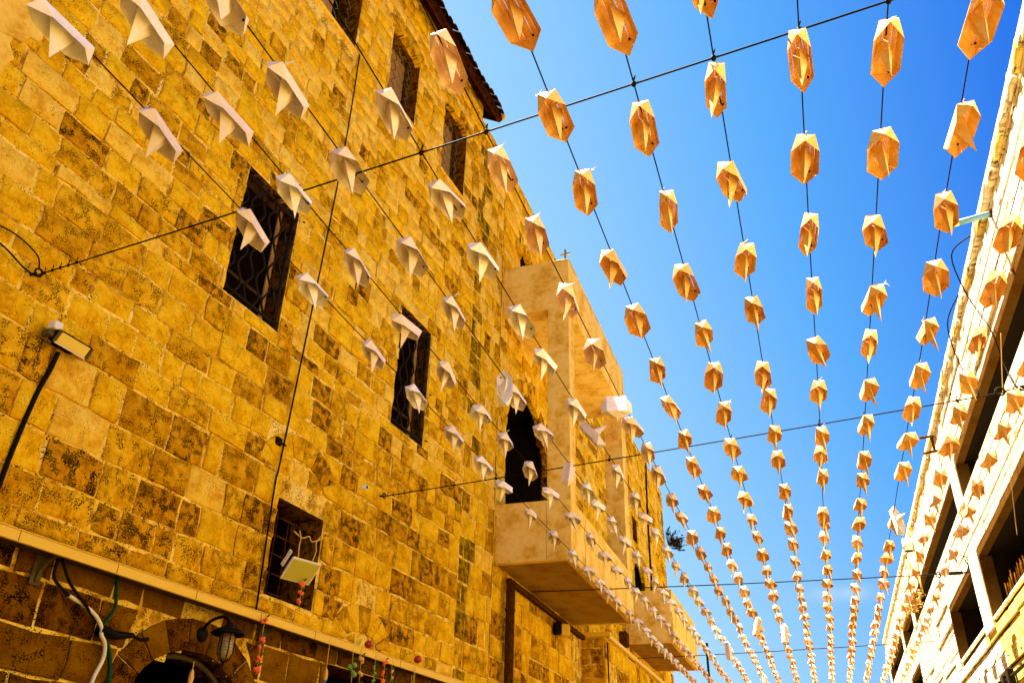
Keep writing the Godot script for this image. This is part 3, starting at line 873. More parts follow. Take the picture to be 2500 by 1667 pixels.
	var so := thing("pipe_stub", "small round pipe end sticking out of the wall beside the second eye bolt", "pipe", frame.call(9.93, 5.60, 0.0))
	obj("pipe", tube_mesh([Vector3(0, 0, -0.05), Vector3(0, 0, 0.10)], 0.035, 10), M.white, so)
	obj("bore", tube_mesh([Vector3(0, 0, 0.098), Vector3(0, 0, 0.102)], 0.022, 10), M.black, so)
	# the long drop wire
	var dw := obj("drop_wire", tube_mesh(smooth_path([at.call(8.36, 12.45, 0.05), at.call(8.28, 10.0, 0.10), at.call(8.10, 5.55, 0.06), at.call(8.06, 5.0, 0.06), at.call(8.10, 3.52, 0.06)]), 0.011, 6), M.black, self)
	tag(dw, "long thin black wire hanging down the wall between the barred windows", "wire")
	var bo := thing("wire_clamp", "black clamp on the wall holding the long drop wire near the blind arch", "clamp", frame.call(8.02, 5.52, 0.03))
	obj("block", box_mesh(Vector3(-0.05, -0.05, -0.03), Vector3(0.05, 0.05, 0.03), 0.012), M.black, bo)
	obj("screw", tube_mesh([Vector3(0.02, 0.0, 0.0), Vector3(0.11, -0.02, 0.04)], 0.012, 5), M.black, bo)
	# hoses below the rail
	var ca := func(pts: Array, r: float, mat: Material, called: String, label: String) -> void:
		var p: Array = []
		for q in pts: p.append(at.call(q.x, q.y, q.z))
		tag(obj(called, tube_mesh(smooth_path(p), r, 8), mat, self), label, "hose" if called == "hose" else "cable")
	ca.call([Vector3(5.66, 3.18, 0.10), Vector3(5.74, 3.16, 0.10), Vector3(5.83, 3.14, 0.10), Vector3(5.97, 3.08, 0.11), Vector3(6.06, 2.99, 0.12), Vector3(6.07, 2.94, 0.12), Vector3(6.14, 2.88, 0.11), Vector3(6.17, 2.76, 0.10), Vector3(6.11, 2.55, 0.10), Vector3(6.08, 2.1, 0.10)], 0.017, M.hose_white, "hose", "white hose curling down the wall below the awning rail")
	ca.call([Vector3(6.08, 2.96, 0.09), Vector3(6.17, 2.90, 0.09), Vector3(6.25, 2.80, 0.08), Vector3(6.31, 2.58, 0.08), Vector3(6.32, 2.1, 0.08)], 0.019, M.hose_green, "hose", "dark green hose hanging beside the white hose on the wall")
	ca.call([Vector3(5.44, 3.43, 0.12), Vector3(5.46, 3.30, 0.10), Vector3(5.54, 3.24, 0.09), Vector3(5.66, 3.18, 0.10)], 0.014, M.black, "cable", "short black cable joining the top of the white hose to the rail")
	ca.call([Vector3(5.46, 3.43, 0.14), Vector3(5.62, 3.27, 0.12), Vector3(5.80, 3.15, 0.13), Vector3(5.95, 3.08, 0.09), Vector3(6.08, 3.02, 0.08)], 0.013, M.black, "cable", "black cable slanting from the bracket across the white hose")
	ca.call([Vector3(6.06, 3.44, 0.14), Vector3(6.13, 3.32, 0.10), Vector3(6.17, 3.20, 0.09), Vector3(6.12, 3.07, 0.08), Vector3(6.06, 3.0, 0.08)], 0.016, M.hose_green, "cable", "dark looped cable dropping from the rail to the cable joint")
	var jt := thing("cable_joint", "black taped cable joint sticking out where the hoses meet", "joint", frame.call(6.08, 2.98, 0.09))
	obj("sleeve", tube_mesh([Vector3(-0.02, 0.0, 0), Vector3(0.16, -0.01, 0.02), Vector3(0.34, 0.02, 0.03)], 0.055, 8, 0.022), M.black, jt)
	obj("tail", tube_mesh([Vector3(0.30, 0.02, 0.03), Vector3(0.44, 0.0, 0.03), Vector3(0.52, 0.02, 0.03)], 0.012, 6, 0.022), M.black, jt)
	# wall lamp with a round black shade
	var wl := thing("wall_lamp", "black wall lamp with round disc shade and caged glass over the arch", "lamp", frame.call(7.40, 3.19, 0.34))
	var sh := start()
	lathe(sh, [Vector2(0.03, 0.03), Vector2(0.155, -0.02), Vector2(0.165, -0.005), Vector2(0.12, 0.035), Vector2(0.05, 0.06), Vector2(0.03, 0.10), Vector2(0.001, 0.10)], Vector3.ZERO, 20)
	obj("shade", finish(sh), M.black, wl)
	var gs := start()
	lathe(gs, [Vector2(0.001, -0.25), Vector2(0.045, -0.235), Vector2(0.068, -0.18), Vector2(0.068, -0.01), Vector2(0.04, 0.0)], Vector3.ZERO, 16)
	obj("glass", finish(gs), M.frost, wl)
	for k in 6:
		var a := TAU * k / 6
		obj("cage_bar", tube_mesh([Vector3(cos(a) * 0.075, 0.0, sin(a) * 0.075), Vector3(cos(a) * 0.076, -0.18, sin(a) * 0.076), Vector3(cos(a) * 0.05, -0.25, sin(a) * 0.05), Vector3(0, -0.275, 0)], 0.006, 4), M.black, wl)
	for k in 6:
		var rg: Array = []
		for j in 13: rg.append(Vector3(cos(TAU * j / 12) * 0.070, -0.03 - k * 0.026, sin(TAU * j / 12) * 0.070))
		obj("rib", tube_mesh(rg, 0.0035, 4), M.steel, wl)
	obj("tip", tube_mesh([Vector3(0, -0.265, 0), Vector3(0, -0.31, 0)], 0.014, 6, 0.006), M.black, wl)
	obj("arm", tube_mesh(smooth_path([Vector3(0, 0.09, 0), Vector3(-0.01, 0.16, -0.08), Vector3(-0.02, 0.12, -0.24), Vector3(-0.02, 0.02, -0.32)]), 0.016, 6), M.black, wl)
	obj("wall_plate", tube_mesh([Vector3(-0.02, 0.0, -0.335), Vector3(-0.02, 0.0, -0.30)], 0.075, 12), M.black, wl)
	# white framed floodlight hung in front of the low window
	var f2 := thing("floodlight", "white framed floodlight with yellow glass wired up before the low window", "floodlight", Transform3D(B * Basis(Vector3.UP, -0.30) * Basis(Vector3.RIGHT, 0.75), at.call(8.40, 4.05, 0.35)))
	obj("housing", box_mesh(Vector3(-0.17, -0.12, -0.07), Vector3(0.17, 0.12, -0.005), 0.02), M.white, f2)
	obj("frame", box_mesh(Vector3(-0.20, -0.145, -0.005), Vector3(0.20, 0.145, 0.012), 0.006), M.white, f2)
	obj("glass", box_mesh(Vector3(-0.18, -0.125, 0.012), Vector3(0.18, 0.125, 0.018), 0.002), M.lens, f2)
	obj("bracket", box_mesh(Vector3(-0.225, -0.03, -0.10), Vector3(-0.205, 0.17, -0.05), 0.004), M.white, f2)
	for k in 2:
		obj("tie_wire", tube_mesh(smooth_path([Vector3(-0.13 + k * 0.2, 0.145, -0.01), Vector3(-0.15 + k * 0.24, 0.24, -0.08), Vector3(-0.13 + k * 0.22, 0.30, -0.16), Vector3(-0.16 + k * 0.3, 0.36, -0.22)]), 0.006, 5), M.ledge, f2)
	obj("tie_wire", tube_mesh(smooth_path([Vector3(-0.22, 0.33, -0.22), Vector3(-0.10, 0.30, -0.18), Vector3(-0.03, 0.34, -0.18), Vector3(0.05, 0.29, -0.18), Vector3(0.20, 0.38, -0.2)]), 0.007, 5), M.ledge, f2)
	# strings of felt fruit
	var garland := func(label: String, s: float, top: float, h: float, spots: Array, r: float, mat: Material, slant := 0.0) -> void:
		var g := thing("fruit_string", label, "decoration", frame.call(s, top, h), "felt fruit strings hanging from the awning rail")
		var foot: float = spots[-1] - 0.05
		obj("thread", tube_mesh([Vector3(0, 0.02, 0), Vector3(slant, foot, 0)], 0.004, 4), M.ledge, g)
		for y in spots:
			var x: float = slant * y / foot
			for k in (3 if r < 0.026 else 2):
				var st := start()
				var a := rng.randf() * TAU
				ball(st, Vector3(x + cos(a + k * 2.2) * r * 0.95, y + (k - 1) * r * 0.55, sin(a + k * 2.2) * r * 0.8), r * rng.randf_range(0.88, 1.08))
				obj("berry", finish(st), mat, g)
			var lf := start()
			lf.set_smooth_group(-1)
			for k in 2:
				var d := Vector3(0.05 if k else -0.04, 0.035, 0.02)
				var o := Vector3(x, y + r * 1.6, 0.005)
				tri(lf, o, o + d * 0.6 + Vector3(0, -0.014, 0), o + d)
				tri(lf, o, o + d, o + d * 0.6 + Vector3(0, 0.014, 0))
			obj("leaf", finish(lf), M.leaf, g)
	garland.call("long string of orange-red felt berries hanging right of the wall lamp", 7.92, 3.44, 0.34, [-0.03, -0.22, -0.30, -0.41, -0.51], 0.023, M.red)
	garland.call("short string of orange-red felt berries hanging under the white framed floodlight", 8.47, 3.98, 0.34, [-0.06, -0.16, -0.25], 0.023, M.red)
	garland.call("string of two green felt pears over the shop opening", 9.66, 3.44, 0.34, [-0.20, -0.28, -0.50], 0.034, M.green, 0.06)
	garland.call("string of peach coloured felt balls over the shop opening", 9.87, 3.44, 0.34, [-0.09, -0.12, -0.27, -0.42], 0.022, M.peach)
	garland.call("string of small green felt berries over the shop opening", 10.20, 3.44, 0.34, [-0.15, -0.22, -0.30], 0.019, M.green)
	garland.call("string of orange-red felt berries over the shop opening beside the green ones", 10.43, 3.44, 0.34, [-0.06, -0.18, -0.28], 0.024, M.red)
	garland.call("thin string of small orange felt balls at the right of the shop opening", 10.62, 3.44, 0.34, [-0.13, -0.21, -0.30], 0.018, M.peach)
	var ban := thing("banana", "yellow felt banana on the rail above the shop", "banana", frame.call(9.88, 3.52, 0.28))
	var bst := start()
	var bp := smooth_path([Vector3(0.08, 0.075, 0), Vector3(0.045, 0.06, 0.01), Vector3(0.0, 0.01, 0.02), Vector3(-0.02, -0.06, 0.01), Vector3(-0.015, -0.10, 0.0)])
	tube(bst, bp.slice(0, bp.size() / 2 + 1), 0.012, 8, 0.028)
	tube(bst, bp.slice(bp.size() / 2), 0.028, 8, 0.010)
	obj("fruit", finish(bst), M.yellow, ban)
	obj("stalk", tube_mesh([Vector3(0.075, 0.074, 0), Vector3(0.105, 0.08, 0)], 0.008, 5), M.leaf, ban)
	for q in [["round crimson felt pomegranate beside the yellow banana", 10.06, 3.55, 0.052], ["small crimson felt pomegranate at the right end of the rail", 11.37, 3.58, 0.055]]:
		var pg := thing("pomegranate", q[0], "pomegranate", frame.call(q[1], q[2], 0.30))
		var ps := start()
		ball(ps, Vector3.ZERO, q[3], 0.95)
		obj("fruit", finish(ps), M.crimson, pg)
		var cr := start()
		lathe(cr, [Vector2(0.012, 0), Vector2(0.014, 0.012), Vector2(0.022, 0.026), Vector2(0.016, 0.022), Vector2(0.006, 0.014)], Vector3(q[3] * 0.9, 0, 0.01), 8, Basis(Vector3.BACK, -PI / 2))
		obj("crown", finish(cr), M.crimson, pg)
	for q in [["blue and white glass hanging lamp with wooden cap before the arched door", 7.07, 2.86, 0.28], ["blue and white glass hanging lamp with wooden cap before the shop", 9.15, 3.36, 0.34]]:
		var g := thing("hanging_lamp", q[0], "lamp", frame.call(q[1], q[2], q[3]), "blue glass hanging lamps")
		obj("rope", tube_mesh([Vector3(0, 0.09 if q[1] > 8.0 else 0.02, 0), Vector3(0, -0.25 if q[1] > 8.0 else -0.07, 0)], 0.005, 4), M.ledge, g)
		var dy := -0.36 if q[1] > 8.0 else -0.18
		var cap := start()
		lathe(cap, [Vector2(0.022, dy), Vector2(0.027, dy + 0.05), Vector2(0.02, dy + 0.10), Vector2(0.006, dy + 0.13)], Vector3.ZERO, 12)
		obj("wooden_cap", finish(cap), M.peach, g)
		var gl := start()
		lathe(gl, [Vector2(0.03, dy - 0.20), Vector2(0.085, dy - 0.15), Vector2(0.09, dy - 0.10), Vector2(0.045, dy - 0.055), Vector2(0.014, dy - 0.03), Vector2(0.014, dy)], Vector3.ZERO, 16)
		obj("glass", finish(gl), M.blue, g)
		for k in 4:
			var rg: Array = []
			var rr: float = [0.052, 0.073, 0.09, 0.089][k]
			for j in 17: rg.append(Vector3(cos(TAU * j / 16) * rr, dy - 0.06 - k * 0.024, sin(TAU * j / 16) * rr))
			obj("bead_band", tube_mesh(rg, 0.006, 5), M.white if k % 2 == 0 else M.black, g)
	var rp := thing("chain", "yellow rope chain looped over the right end of the rail", "chain", frame.call(11.25, 3.44, 0.33))
	for k in 7:
		var rg: Array = []
		for j in 9:
			var a := TAU * j / 8
			rg.append(Vector3(cos(a) * 0.012 if k % 2 else 0.0, -0.04 * k + sin(a) * 0.026, cos(a) * 0.012 if k % 2 == 0 else 0.0))
		obj("link", tube_mesh(rg, 0.004, 4), M.ledge, rp)

# ------------------------------------------------------------------ the concrete building on the right

func concrete_building() -> void:
	var world := Transform3D(Basis(Vector3(0, 0, 1), Vector3.UP, Vector3(-1, 0, 0)), Vector3(2.87, 0, 0))
	var house := thing("concrete_building", "sunlit board marked concrete building with dark window bands on the right", "building", world)
	var slots := [
		{"s0": -16.03, "s1": -8.9, "y0": 6.79, "y1": 7.44, "rise": 0.0}, {"s0": -26.9, "s1": -16.72, "y0": 6.80, "y1": 7.42, "rise": 0.0},
		{"s0": -31.3, "s1": -27.5, "y0": 6.87, "y1": 7.46, "rise": 0.0}, {"s0": -39.4, "s1": -31.8, "y0": 6.95, "y1": 7.58, "rise": 0.0}]
	var bigs := [
		{"s0": -16.03, "s1": -9.4, "y0": 4.76, "y1": 5.79, "rise": 0.0}, {"s0": -20.5, "s1": -16.87, "y0": 4.80, "y1": 5.80, "rise": 0.0},
		{"s0": -31.6, "s1": -28.2, "y0": 4.9, "y1": 5.97, "rise": 0.0}]
	var ops: Array = slots + bigs
	obj("wall", wall_shell(-40.4, 4.0, 0.0, 8.70, -0.15, -0.035, ops, M.joint, M.reveal), null, house)
	obj("roof_slab", box_mesh(Vector3(-40.4, 8.5, -7.0), Vector3(4.0, 8.69, -0.16)), M.joint, house)
	obj("coping", box_mesh(Vector3(-40.45, 8.62, -0.4), Vector3(4.0, 8.76, 0.05), 0.02), board_mats[1], house)
	for o in slots + bigs:
		var w := part("window", house)
		obj("recess", recess(o, -1.3, -0.13), M.dark, w)
		obj("lintel", box_mesh(Vector3(o.s0 + 0.002, o.y1 - 0.03, -0.14), Vector3(o.s1 - 0.002, o.y1 + 0.08, -0.006), 0.006), M.reveal, w)
		obj("jamb", box_mesh(Vector3(o.s0 - 0.06, o.y0 + 0.003, -0.20), Vector3(o.s0 + 0.02, o.y1 - 0.033, 0.005), 0.006), M.reveal, w)
		obj("sill", box_mesh(Vector3(o.s0 - 0.02, o.y0 - 0.04, -0.14), Vector3(o.s1 + 0.02, o.y0 + 0.012, 0.004), 0.008), board_mats[0], w)
		if o.y0 > 6.0:
			obj("inner_rail", box_mesh(Vector3(o.s0 + 0.03, o.y0 + 0.10, -0.42), Vector3(o.s1 - 0.03, o.y0 + 0.17, -0.37)), M.wood_dark, w)
			obj("inner_rail", box_mesh(Vector3(o.s0 + 0.03, o.y0 + 0.20, -0.44), Vector3(o.s1 - 0.03, o.y0 + 0.25, -0.40)), M.wood_dark, w)
	# the grille in the big window
	var gw := part("grille", house)
	for k in 62:
		var s := -15.6 + k * 0.10
		var top := 5.18 + rng.randf_range(-0.05, 0.05) + (0.25 if k > 24 else 0.0)
		obj("bar", tube_mesh([Vector3(s, 4.77, -0.20), Vector3(s + rng.randf_range(-0.015, 0.015), top, -0.20 + rng.randf_range(-0.02, 0.02))], 0.014, 5, 0.008), M.rust, gw)
	obj("rail", tube_mesh([Vector3(-15.7, 4.95, -0.185), Vector3(-9.4, 4.95, -0.185)], 0.014, 5), M.rust, gw)
	# boards: one strip per course and length, cut at the openings
	var ranked: Array = []
	var y := 2.2
	while y < 8.60:
		var h := rng.randf_range(0.11, 0.19) if y > 4.7 else rng.randf_range(0.16, 0.30)
		if y + h > 8.52: h = 8.615 - y
		var s := -40.35
		while s < 1.0:
			var e := minf(s + rng.randf_range(1.2, 4.2), 1.0)
			var spans := [Vector2(s, e)]
			for o in ops:
				if y + h <= o.y0 + 0.03 or y >= o.y1 - 0.03: continue
				var next: Array = []
				for q in spans:
					if q.y <= o.s0 or q.x >= o.s1: next.append(q)
					else:
						if o.s0 - q.x > 0.08: next.append(Vector2(q.x, o.s0))
						if q.y - o.s1 > 0.08: next.append(Vector2(o.s1, q.y))
				spans = next
			for q in spans:
				var b0 := y
				var b1 := y + h
				for o in ops:
					if q.y > o.s0 + 0.02 and q.x < o.s1 - 0.02:
						if b0 < o.y1 and b1 > o.y1: b0 = o.y1
						if b1 > o.y0 and b0 < o.y0: b1 = o.y0
				if b1 - b0 < 0.02: continue
				ranked.append([seen_size(world * Vector3((q.x + q.y) * 0.5, (b0 + b1) * 0.5, 0), (q.y - q.x) * (b1 - b0)), q, b0, b1])
			s = e
		y += h
	ranked.sort_custom(func(a, b): return a[0] > b[0])
	var joined := {}
	for i in ranked.size():
		var q: Vector2 = ranked[i][1]
		var yellow: bool = ranked[i][3] < 4.80 and q.x > -17.2 or ranked[i][3] < 3.6
		var mat: Material = (yellow_board_mats if yellow else board_mats)[rng.randi_range(0, 2)]
		var one: bool = i < 298 and ranked[i][0] > 0.0
		var st: SurfaceTool
		if one: st = start()
		else:
			if not joined.has(mat): joined[mat] = start()
			st = joined[mat]
		board(st, q.x + 0.004, q.y - 0.004, ranked[i][2], ranked[i][3])
		if one: obj("board", finish(st), mat, house)
	var all := ArrayMesh.new()
	for mat in joined:
		joined[mat].generate_normals()
		joined[mat].commit(all)
		all.surface_set_material(all.get_surface_count() - 1, mat)
	obj("board_facing", all, null, house).set_meta("kind", "stuff")
	# pilasters between the windows and the crumbling roof edge
	for s in [[-16.87, -16.03, 4.6, 5.9], [-16.72, -16.03, 6.70, 7.56], [-27.5, -26.9, 6.78, 7.52], [-31.8, -31.3, 6.85, 7.6]]:
		obj("pilaster", box_mesh(Vector3(s[0] + 0.004, s[2], -0.05), Vector3(s[1] - 0.004, s[3], 0.035), 0.015), board_mats[0], house)
	for k in 70:
		var s := -39.0 + k * 0.5 + rng.randf_range(-0.2, 0.2)
		var st := start()
		stone(st, [Vector2(s, 8.55 + rng.randf() * 0.06), Vector2(s + rng.randf_range(0.18, 0.45), 8.56), Vector2(s + rng.randf_range(0.15, 0.4), 8.70 + rng.randf() * 0.05), Vector2(s + 0.03, 8.70)], -0.05, 0.05 + rng.randf() * 0.02, 0.03)
		obj("roof_edge_stone", finish(st), board_mats[1] if k % 3 else yellow_board_mats[0], house)
	# fixed on this building
	var ps := thing("steel_pipe", "blue and yellow painted pipe jutting over the street from the roof edge", "pipe", Transform3D(Basis.IDENTITY, Vector3(2.90, 8.43, -9.88)))
	obj("pipe", tube_mesh([Vector3(-0.50, -0.10, 0.02), Vector3(0.1, 0.0, 0.0)], 0.038, 12), M.pipe_blue, ps)
	obj("band", tube_mesh([Vector3(-0.505, -0.101, 0.02), Vector3(-0.43, -0.087, 0.018)], 0.0395, 12), M.yellow, ps)
	obj("socket", tube_mesh([Vector3(-0.06, -0.013, 0.0), Vector3(0.06, 0.0, 0.0)], 0.06, 12), M.rust, ps)
	for c in [[[Vector3(2.80, 8.72, -10.76), Vector3(2.62, 8.76, -11.25), Vector3(2.72, 8.18, -11.44), Vector3(2.80, 7.44, -11.12), Vector3(2.84, 6.89, -11.13), Vector3(2.84, 6.44, -10.90)], "thick black cable looping down from the roof edge past the upper window band"], [[Vector3(2.82, 8.74, -12.34), Vector3(2.72, 8.66, -13.07), Vector3(2.76, 8.02, -13.18), Vector3(2.83, 7.26, -12.81)], "shorter black cable looping from the roof edge beyond the first one"]]:
		tag(obj("cable", tube_mesh(smooth_path(c[0]), 0.010, 6), M.black, self), c[1], "cable")
	for c in [[[Vector3(2.80, 6.1, -12.0), Vector3(2.82, 5.75, -12.35), Vector3(2.82, 5.4, -12.62), Vector3(2.80, 5.15, -12.7)], "thin yellow wire hanging before the barred window"], [[Vector3(2.84, 4.76, -16.55), Vector3(2.84, 4.2, -16.6), Vector3(2.84, 3.4, -16.5)], "thin dark wire running down the concrete below the pilaster"], [[Vector3(2.82, 7.2, -10.8), Vector3(2.79, 6.6, -11.4), Vector3(2.81, 6.0, -11.9), Vector3(2.82, 5.8, -12.1)], "yellow wire slanting across the wall between the window bands"]]:
		tag(obj("wire", tube_mesh(smooth_path(c[0]), 0.005, 5), M.wood if c[1].begins_with("thin yellow") or c[1].begins_with("yellow") else M.cord, self), c[1], "wire")
	var bk := thing("bracket", "rusty two pronged bracket sticking out from the roof edge", "bracket", Transform3D(Basis.IDENTITY, Vector3(2.84, 8.40, -17.45)))
	obj("prong", tube_mesh([Vector3(0.04, 0.16, 0), Vector3(-0.24, 0.14, 0)], 0.026, 6), M.rust, bk)
	obj("prong", tube_mesh([Vector3(0.04, -0.16, 0), Vector3(-0.24, -0.19, 0)], 0.026, 6), M.rust, bk)
	obj("back", tube_mesh([Vector3(-0.02, 0.18, 0), Vector3(-0.02, -0.18, 0)], 0.026, 6), M.rust, bk)
	var pot := thing("bucket", "small pale bucket hanging upside down by the roof edge", "bucket", Transform3D(Basis.IDENTITY, Vector3(2.74, 8.10, -24.12)))
	var bs := start()
	lathe(bs, [Vector2(0.12, 0.0), Vector2(0.145, 0.0), Vector2(0.13, 0.32), Vector2(0.001, 0.33)], Vector3.ZERO, 14)
	obj("body", finish(bs), M.white, pot)
	obj("mouth", tube_mesh([Vector3(0, 0.004, 0), Vector3(0, 0.01, 0)], 0.118, 14), M.black, pot)
	tuft("dry_plant", "dry yellow plant growing on the ledge below the bucket", Vector3(2.80, 7.95, -24.9), 0.30, 16, M.drygrass, Vector3(-0.6, -0.5, 0))
	tuft("dry_plant", "large dry yellow bush growing out of the upper window band", Vector3(2.72, 6.9, -24.9), 0.55, 40, M.drygrass, Vector3(-0.3, 0.6, 0.2))
	tuft("dry_plant", "dry yellow plant hanging from the far end of the upper window band", Vector3(2.76, 6.95, -26.2), 0.5, 30, M.drygrass, Vector3(-0.3, 0.4, 0.2))
	var stick := obj("stick", tube_mesh([Vector3(2.74, 6.82, -23.2), Vector3(2.78, 7.5, -23.6)], 0.022, 6), M.wood, self)
	tag(stick, "thin wooden stick leaning in the upper window band by the bush", "stick")
	var bd := thing("metal_clamp", "dark blue metal clamps bolted to the lower concrete wall at the corner", "clamp", Transform3D(Basis.IDENTITY, Vector3(2.80, 3.80, -15.6)))
	for k in 4:
		obj("plate", box_mesh(Vector3(-0.03, -0.16 + k * 0.02, -0.05 - k * 0.42), Vector3(0.07, 0.10 - k * 0.03, 0.06 - k * 0.42 + (0.05 if k == 0 else 0.0)), 0.01), M.iron, bd)
	obj("strip", box_mesh(Vector3(0.0, -0.03, -1.5), Vector3(0.06, 0.0, 1.2), 0.006), M.iron, bd)

func board(st: SurfaceTool, a: float, b: float, y0: float, y1: float) -> void:
	var n := 4
	var f := rng.randf_range(-0.006, 0.010) if rng.randf() < 0.88 else -0.028
	var lo: Array = []
	var hi: Array = []
	for k in n + 1:
		lo.append(y0 + rng.randf_range(0.003, 0.020))
		hi.append(y1 - rng.randf_range(0.003, 0.020))
	for k in n:
		var s := lerpf(a, b, float(k) / n)
		var t := lerpf(a, b, float(k + 1) / n)
		var c := 0.008
		st.set_smooth_group(-1)
		quad(st, Vector3(s, lo[k] + c, f), Vector3(t, lo[k + 1] + c, f), Vector3(t, hi[k + 1] - c, f), Vector3(s, hi[k] - c, f))
		quad(st, Vector3(s, lo[k], f - c), Vector3(t, lo[k + 1], f - c), Vector3(t, lo[k + 1] + c, f), Vector3(s, lo[k] + c, f))
		quad(st, Vector3(s, hi[k] - c, f), Vector3(t, hi[k + 1] - c, f), Vector3(t, hi[k + 1], f - c), Vector3(s, hi[k], f - c))
		quad(st, Vector3(s, lo[k], -0.06), Vector3(t, lo[k + 1], -0.06), Vector3(t, lo[k + 1], f - c), Vector3(s, lo[k], f - c))
		quad(st, Vector3(s, hi[k], f - c), Vector3(t, hi[k + 1], f - c), Vector3(t, hi[k + 1], -0.06), Vector3(s, hi[k], -0.06))
	quad(st, Vector3(a, lo[0], -0.06), Vector3(a, lo[0], f - 0.008), Vector3(a, hi[0], f - 0.008), Vector3(a, hi[0], -0.06))
	quad(st, Vector3(b, lo[n], f - 0.008), Vector3(b, lo[n], -0.06), Vector3(b, hi[n], -0.06), Vector3(b, hi[n], f - 0.008))

# ------------------------------------------------------------------ paper boats

# A folded boat hung upside down, in metres: back at the top, hull open below, its sail a paper peak pointing down.
func hull_mesh(w: float, rim: float, slit: bool) -> ArrayMesh:
	var st := start()
	st.set_smooth_group(-1)
	var k := BOAT
	var bent := {}      # hand folding: every corner a little out of true
	var P := func(x: float, y: float, z: float) -> Vector3:
		var v := Vector3(x, y, z)
		if not bent.has(v): bent[v] = Vector3(rng.randf_range(-0.007, 0.007), rng.randf_range(-0.008, 0.008), rng.randf_range(-0.01, 0.01))
		return (v + (bent[v] if y != 0.0 or absf(z) == 0.5 else Vector3.ZERO)) * k
	# flat back, with two narrow slits along its folds
	if slit:
		var a := w - 0.075
		var g := 0.007
		quad(st, P.call(-a, 0, 0.5), P.call(a, 0, 0.5), P.call(a, 0, -0.5), P.call(-a, 0, -0.5))
		for s in [-1.0, 1.0]:
			for e in [[0.5, 0.30], [-0.28, -0.5]]:
				quad(st, P.call(s * a, 0, e[0]), P.call(s * w, 0, e[0]), P.call(s * w, 0, e[1]), P.call(s * a, 0, e[1]))
			quad(st, P.call(s * (a + g), 0, 0.30), P.call(s * w, 0, 0.30), P.call(s * w, 0, -0.28), P.call(s * (a + g), 0, -0.28))
	else:
		quad(st, P.call(-w, 0, 0.5), P.call(w, 0, 0.5), P.call(w, 0, -0.5), P.call(-w, 0, -0.5))
	for s in [-1.0, 1.0]:
		quad(st, P.call(s * w, 0, 0.5), P.call(s * rim, -0.22, 0.30), P.call(s * rim, -0.22, -0.30), P.call(s * w, 0, -0.5))
		for e in [-1.0, 1.0]:
			tri(st, P.call(s * w, 0, 0.5 * e), P.call(0, -0.22, 0.6 * e), P.call(s * rim, -0.22, 0.30 * e))
	for e in [-1.0, 1.0]:
		tri(st, P.call(-w, 0, 0.5 * e), P.call(w, 0, 0.5 * e), P.call(0, -0.22, 0.6 * e))
	return finish(st)

func sail_mesh(l: float, r: float) -> ArrayMesh:
	var st := start()
	st.set_smooth_group(-1)
	var k := BOAT
	var n := Vector3(0, -0.03, 0.25) * k
	var f := Vector3(0, -0.05, -0.25) * k
	var a := Vector3(0.01, -0.68, 0.0) * k
	var p := Vector3(-l, -0.03, 0.02) * k
	var q := Vector3(r, -0.03, -0.02) * k
	tri(st, n, p, a); tri(st, n, a, q); tri(st, f, q, a); tri(st, f, a, p)
	return finish(st)

